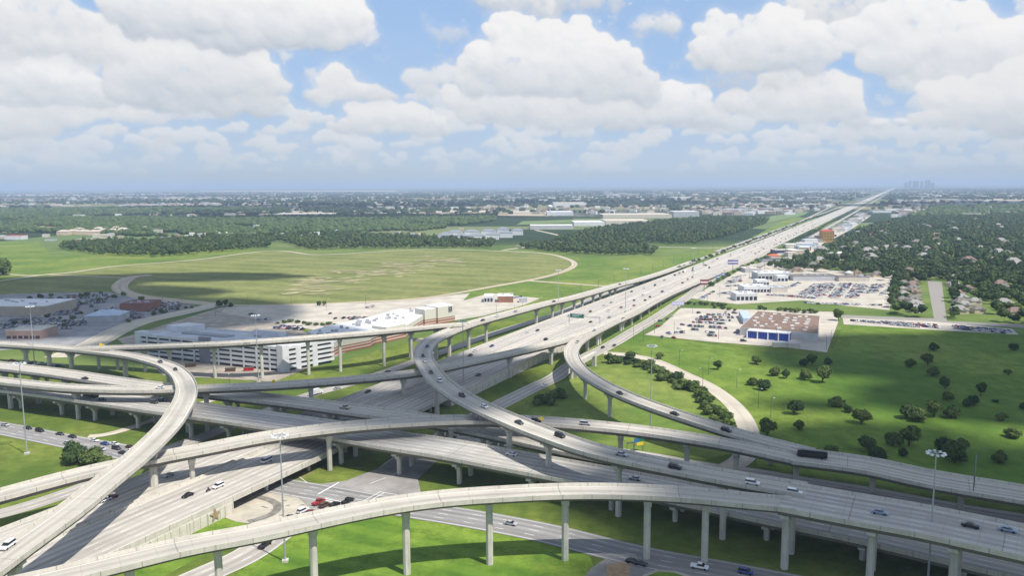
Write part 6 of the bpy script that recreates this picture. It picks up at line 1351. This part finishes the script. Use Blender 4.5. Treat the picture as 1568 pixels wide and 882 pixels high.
for x0, y0, x1, y1, n in [(590, 350, 700, 330, 10), (610, 340, 700, 350, 8), (640, 270, 760, 250, 12), (660, 255, 760, 235, 10), (690, 230, 790, 205, 10), (650, 290, 740, 285, 9), (450, 385, 550, 330, 10), (960, 355, 1190, 368, 22), (1110, 300, 1200, 260, 10)]:
    rows(*c9(x0, y0), *c9(x1, y1), n, 'among the dealer rows', -.3, .85)
za = lambda x, y: (x / 3.92, 275 + y / 3.92)
for x0, y0, x1, y1, n in [(880, 740, 1080, 745, 20), (900, 760, 1060, 762, 18), (720, 800, 860, 815, 14), (880, 775, 1000, 780, 12), (300, 760, 480, 750, 16), (260, 800, 480, 790, 18), (300, 845, 480, 860, 16), (200, 860, 420, 880, 16), (60, 850, 250, 840, 14), (400, 700, 660, 690, 20), (420, 735, 640, 720, 18), (730, 770, 800, 800, 6), (940, 740, 1060, 752, 12), (620, 790, 700, 770, 6), (0, 875, 200, 870, 14), (500, 820, 510, 860, 3)]:
    for dy in (0, 7, 18): rows(za(x0, y0)[0], za(x0, y0)[1] + dy / 3.92, za(x1, y1)[0], za(x1, y1)[1] + dy / 3.92, int(n * 1.4), 'left', 1.57 + .1, .75, False)
zg = lambda x, y: (180 + x / 3.92, 420 + y / 3.92)
for x0, y0, x1, y1, n in [(1300, 270, 1460, 262, 10), (1380, 275, 1560, 262, 14), (940, 325, 1120, 335, 12), (960, 315, 1110, 322, 10), (1240, 320, 1390, 330, 8), (1260, 240, 1280, 240, 2), (840, 275, 920, 272, 5), (790, 243, 830, 243, 3), (1490, 205, 1540, 195, 3)]:
    rows(*zg(x0, y0), *zg(x1, y1), n, 'middle', 1.2, .8, False)
rows(600, 495, 640, 485, 9, 'mall', 1.2, .8, False); rows(770, 459, 800, 455, 5, 'x', .4, .7, False); rows(15, 553, 95, 562, 12, 'left', .2, .9, False); rows(12, 558, 60, 566, 8, 'left', .2, .9, False)
V, T, K, nv = [], [], [], 0
for x, y, rz, kd, cl in EXTRA:
    me = parked_mesh(kd, cl); n = len(me.vertices); co = np.empty(n * 3); me.vertices.foreach_get('co', co); co = co.reshape(-1, 3)
    c, s = math.cos(rz), math.sin(rz); d = co.copy(); d[:, 0] = co[:, 0] * c - co[:, 1] * s + x; d[:, 1] = co[:, 0] * s + co[:, 1] * c + y; d[:, 2] += .16
    if n == 8: continue
    ci = list(PAINT).index(cl)
    for p in me.polygons: T.append(tuple(nv + v for v in p.vertices)); K.append(ci if p.material_index == 0 else len(PAINT) + p.material_index - 1)
    V += d.tolist(); nv += n
o = obj('parked_cars', V, T, list(PAINT.values()) + [GLASS, TYRE], recalc=False); o.data.polygons.foreach_set('material_index', K); tag(o, kind='stuff')
# ---------------------------------------------------------------- light masts, lamps, signs
STEEL = plain('galvanised_steel', (.38, .40, .42), .45, .5, .3, .1, .4); DSTEEL = plain('dark_steel', (.12, .13, .14), .5, .4, .3); LITE = plain('lamp_housing', (.72, .73, .75), .4, .4)
def mast(label, base, top_px=None, h=42.0, ring=2.3, n=10, z0=0.0):
    p = P(*base, z0); th = thing('light_mast', label, 'light mast', p)
    MB().tube((0, 0, -.3), (0, 0, h), .34, .15, 10).build('pole', STEEL, th)
    MB().box(-.9, .9, -.9, .9, -.3, .9).build('footing', M_col, th)
    r = MB()
    for i in range(20):
        a, b = 2 * math.pi * i / 20, 2 * math.pi * (i + 1) / 20
        r.tube((ring * .8 * math.cos(a), ring * .8 * math.sin(a), h), (ring * .8 * math.cos(b), ring * .8 * math.sin(b), h), .09, .09, 5)
    for i in range(4): a = math.pi / 2 * i; r.tube((0, 0, h + .1), (ring * .8 * math.cos(a), ring * .8 * math.sin(a), h), .07, .07, 5)
    r.build('ring', STEEL, th)
    for i in range(n):
        a = 2 * math.pi * i / n; lm = MB().box(-.45, .45, -.3, .3, -.2, .22).build('lamp', LITE, th); lm.location = (ring * math.cos(a), ring * math.sin(a), h - .1); lm.rotation_euler = (0, 0, a)
    return th
mast('tall light mast with white lamp ring standing by the grass near the crossing', (437, 861)); mast('tall light mast with white lamp ring rising before the right viaduct', (1420, 903))
mast('light mast standing in the ramp meadow between two flyovers', (996, 658)); mast('light mast beside the tall loop bend in the centre', (710, 601)); mast('thin light mast at the left edge over the street queue', (41.5, 696))
mast('light mast in front of the white parking garage', (396, 586)); mast('light mast in the middle of the freeway beyond the green sign', (957.7, 479.5)); mast('light mast behind the looping flyover left of the green sign', (855, 488), h=44); mast('light mast on the freeway far beyond, near the first hoardings', (1061, 428), h=40); mast('farthest light mast standing left of the straight freeway', (1080, 368), h=40); mast('light mast left of the garage behind the upper flyover', (53, 558), h=40)
def lamp(px, py, label, group, h=11.0):
    p = P(px, py); th = thing('lamp_post', label, 'lamp post', p, random.uniform(0, 6.28), group)
    MB().tube((0, 0, -.2), (0, 0, h), .16, .1, 6).build('pole', DSTEEL, th); MB().tube((0, 0, h - .1), (1.8, 0, h + .1), .08, .06, 5).build('arm', DSTEEL, th); MB().box(1.5, 2.4, -.2, .2, h - .05, h + .18).build('lamp', LITE, th)
for x, y in [(1040, 561), (1085, 574), (1128, 594), (1076, 592), (1161, 625), (1180, 640), (1002, 511), (1032, 514), (985, 522), (970, 520), (1100, 520), (1188, 526), (1206, 529), (1265, 536), (1272, 528)]:
    lamp(x, y, 'thin dark lamp post standing along the meadow edge or the store car park', 'lamp posts by the meadow and store')
for x, y in [(446, 468), (500, 475), (380, 470), (300, 560), (445, 575), (352, 600), (250, 470), (330, 485), (150, 480), (80, 500), (205, 570), (560, 466), (760, 484), (800, 480)]:
    lamp(x, y, 'thin dark lamp post in the left car parks or beside the garage', 'lamp posts in the left lots')
for j in range(26):
    q = fpt(470 + j * 55, -66, 0); px, py = Q(q); lamp(px, py, 'thin dark utility post along the northern frontage road', 'posts along the northern frontage', 12)
for j in range(16):
    q = fpt(560 + j * 60, 74, 0); px, py = Q(q); lamp(px, py, 'thin dark utility post along the southern frontage road', 'posts along the southern frontage', 12)
# green overhead sign on its gantry
GREEN = plain('sign_green', (.01, .16, .09), .5, .3); 
def gantry():
    s = float(np.dot(P(911, 500, 5)[:2] - f0, fd)); z = fz(s); a = fpt(s, 1.2, z); th = thing('sign_gantry', 'green overhead road sign on a pale gantry across the freeway lanes', 'sign', a, math.atan2(fn[1], fn[0]))
    for x in (0, 27): MB().tube((x, 0, -.2), (x, 0, 7.5), .3, .25, 8).build('post', STEEL, th)
    m = MB()
    for y in (-.5, .5):
        for zz in (6.6, 7.6): m.tube((0, y, zz), (27, y, zz), .12, .12, 6)
    for i in range(14): m.tube((i * 27 / 14, -.5, 6.6), ((i + 1) * 27 / 14, -.5, 7.6), .08, .08, 5)
    m.build('beam', STEEL, th)
    b = MB().box(1, 13.5, -.75, -.6, 5.6, 9.2).build('sign_board', GREEN, th)
    MB().box(1.1, 13.4, -.77, -.75, 5.7, 5.85).box(1.1, 13.4, -.77, -.75, 8.95, 9.1).box(1.1, 1.25, -.77, -.75, 5.85, 8.95).box(13.25, 13.4, -.77, -.75, 5.85, 8.95).build('border', LITE, b)
    m = MB()
    for r_, (x0, x1) in enumerate(((3, 11), (3, 8.5))):
        x = x0
        while x < x1: m.box(x, x + .55, -.775, -.75, 7.9 - r_ * 1.2, 8.5 - r_ * 1.2); x += .85
    m.build('lettering', LITE, b)
gantry()
def hoarding(px, py, w_, h0, h1, col, label, name='billboard', post=DSTEEL, z0=0.0, rz=0.0, posts=1):
    p = P(px, py, z0); th = thing(name, label, 'sign', p, rz)
    for i in range(posts): x = 0 if posts == 1 else -w_ / 2 + w_ * i / (posts - 1); MB().tube((x, 0, -.2), (x, 0, h0 + .3), .35 if posts == 1 else .15, .3 if posts == 1 else .12, 8).build('post', post, th)
    b = MB().box(-w_ / 2, w_ / 2, -.35, .35, h0, h1).build('board', col, th); MB().box(-w_ / 2 + .4, w_ / 2 - .4, -.4, -.36, h0 + (h1 - h0) * .38, h0 + (h1 - h0) * .62).build('band', LITE, b); return th
hoarding(1078, 447, 9, 8, 14, plain('sign_red_brown', (.22, .05, .05)), 'red-brown roadside billboard beside the frontage road')
hoarding(1122, 417, 14, 11, 17, plain('sign_violet', (.14, .12, .30)), 'violet-blue billboard on a dark pole beyond the red one'); hoarding(1099, 434, 5, 6, 10, plain('sign_blue', (.06, .12, .30)), 'small blue sign board, left of a pair by the frontage road'); hoarding(1107, 430, 5, 6, 10, plain('sign_blue', (.06, .12, .30)), 'small blue sign board, right of a pair by the frontage road'); hoarding(1038, 473, 12, 3.5, 7, plain('sign_lavender', (.42, .40, .60)), 'pale lavender store sign at the corner of the car park')
YEL = plain('sign_yellow', (.65, .50, .02), .5, .3)
def small_sign(px, py, key, col, label, h=1.6, w_=1.5, dz=.9):
    p = R[key]; i = p.near_px(px, py); x = p.at(i, p.hw[i] - .15 if p.at(i, p.hw[i])[1] < p.at(i, -p.hw[i])[1] else -p.hw[i] + .15, dz)
    th = thing('road_sign', label, 'sign', x); MB().tube((0, 0, -.3), (0, 0, 1), .08, .08, 6).build('post', STEEL, th)
    V = [(-w_ / 2, h / 2 + 1), (0, 1), (w_ / 2, h / 2 + 1), (0, h + 1)]; MB().extr([(a, b) for a, b in V], -.06, .06).build('panel', col, th)
small_sign(160, 530, 'F', YEL, 'yellow diamond sign on the parapet where two high ramps part', 2.6, 2.6); small_sign(419, 591, 'G', YEL, 'yellow sign on the near parapet of the low ramp', 2.2, 2.6); small_sign(833, 652, 'C', YEL, 'yellow sign on the near parapet of the arched flyover', 2.0, 2.6); small_sign(164, 531.5, 'F', YEL, 'second yellow sign just right of the first on the high ramps', 2.0, 2.0)
def frame_sign(px, py, z0, label, cols, w_=5.5, h0=3.0, h1=6.5, rz=0.4):
    p = P(px, py, z0); th = thing('roadside_sign', label, 'sign', p, rz)
    for x in (-w_ / 2 + .3, w_ / 2 - .3): MB().tube((x, 0, -.3), (x, 0, h1), .16, .14, 6).build('post', DSTEEL, th)
    for i, (c, a, b, z0_, z1_) in enumerate(cols): MB().box(-w_ / 2 + w_ * a, -w_ / 2 + w_ * b, -.12 - .02 * i, -.04 - .02 * i, h0 + (h1 - h0) * z0_, h0 + (h1 - h0) * z1_).build('panel', c, th)
BLU = plain('sign_blue_bright', (.03, .14, .35)); 
frame_sign(978, 692, 0, 'roadside frame with blue, green and yellow panels beside the ground lanes', [(BLU, 0, .55, .4, 1), (GREEN, .5, 1, .5, 1), (YEL, .3, .95, 0, .4)], 5, 3, 6.5)
frame_sign(965, 694, 0, 'low dark frame of two posts left of the coloured roadside panels', [(DSTEEL, 0, 1, .8, 1)], 4, 2, 5)
frame_sign(1491, 749, 9.2, 'tall grey back of a sign standing on the viaduct by the meadow', [(plain('sign_back', (.24, .29, .33)), 0, 1, 0, 1)], 5.5, 5, 12.5, 1.0)
hoarding(1180, 713, 3, .4, 4.5, PALE, 'pale utility cabinet in the grass below the viaduct', 'utility_cabinet', z0=0)
# portal frames carrying the curling ramp and the low ramp across the roads
def portal(label, a, b, h):
    A, B = P(*a), P(*b); th = thing('portal_frame', label, 'frame', (A[0], A[1], 0)); d = B - A; ln = np.hypot(d[0], d[1]); th.rotation_euler = (0, 0, math.atan2(d[1], d[0]))
    for x in (0, ln): MB().box(x - 1.1, x + 1.1, -1.1, 1.1, -.3, h - 2).build('column', M_col, th)
    MB().box(-1.4, ln + 1.4, -1.2, 1.2, h - 2, h).build('beam', M_col, th)
portal('concrete portal frame bridging the frontage road under the curling ramp', (882, 577), (910, 561), 9.6)
portal('concrete portal frame carrying the high ramp beside the loop', (629.5, 548), (668, 551), 14.2)
# construction clutter by the garage
for j, (x, y, c, lab) in enumerate([(488, 556, 'orange', 'orange skip-like container at the foot of the garage right wall'), (381, 568, 'red', 'red container in front of the garage'), (353, 569, 'brown', 'brown container left of the red one before the garage'), (292, 562, 'brown', 'brown container far left before the garage')]):
    p = P(x, y); th = thing('container', lab, 'container', p, .2); MB().extr([(-3, .15), (3, .15), (3.3, 2.4), (-3.3, 2.4)], -1.2, 1.2).build('shell', PAINT[c], th); MB().box(-3.1, 3.1, -1.0, 1.0, 2.4, 2.5).build('cover', DSTEEL, th)
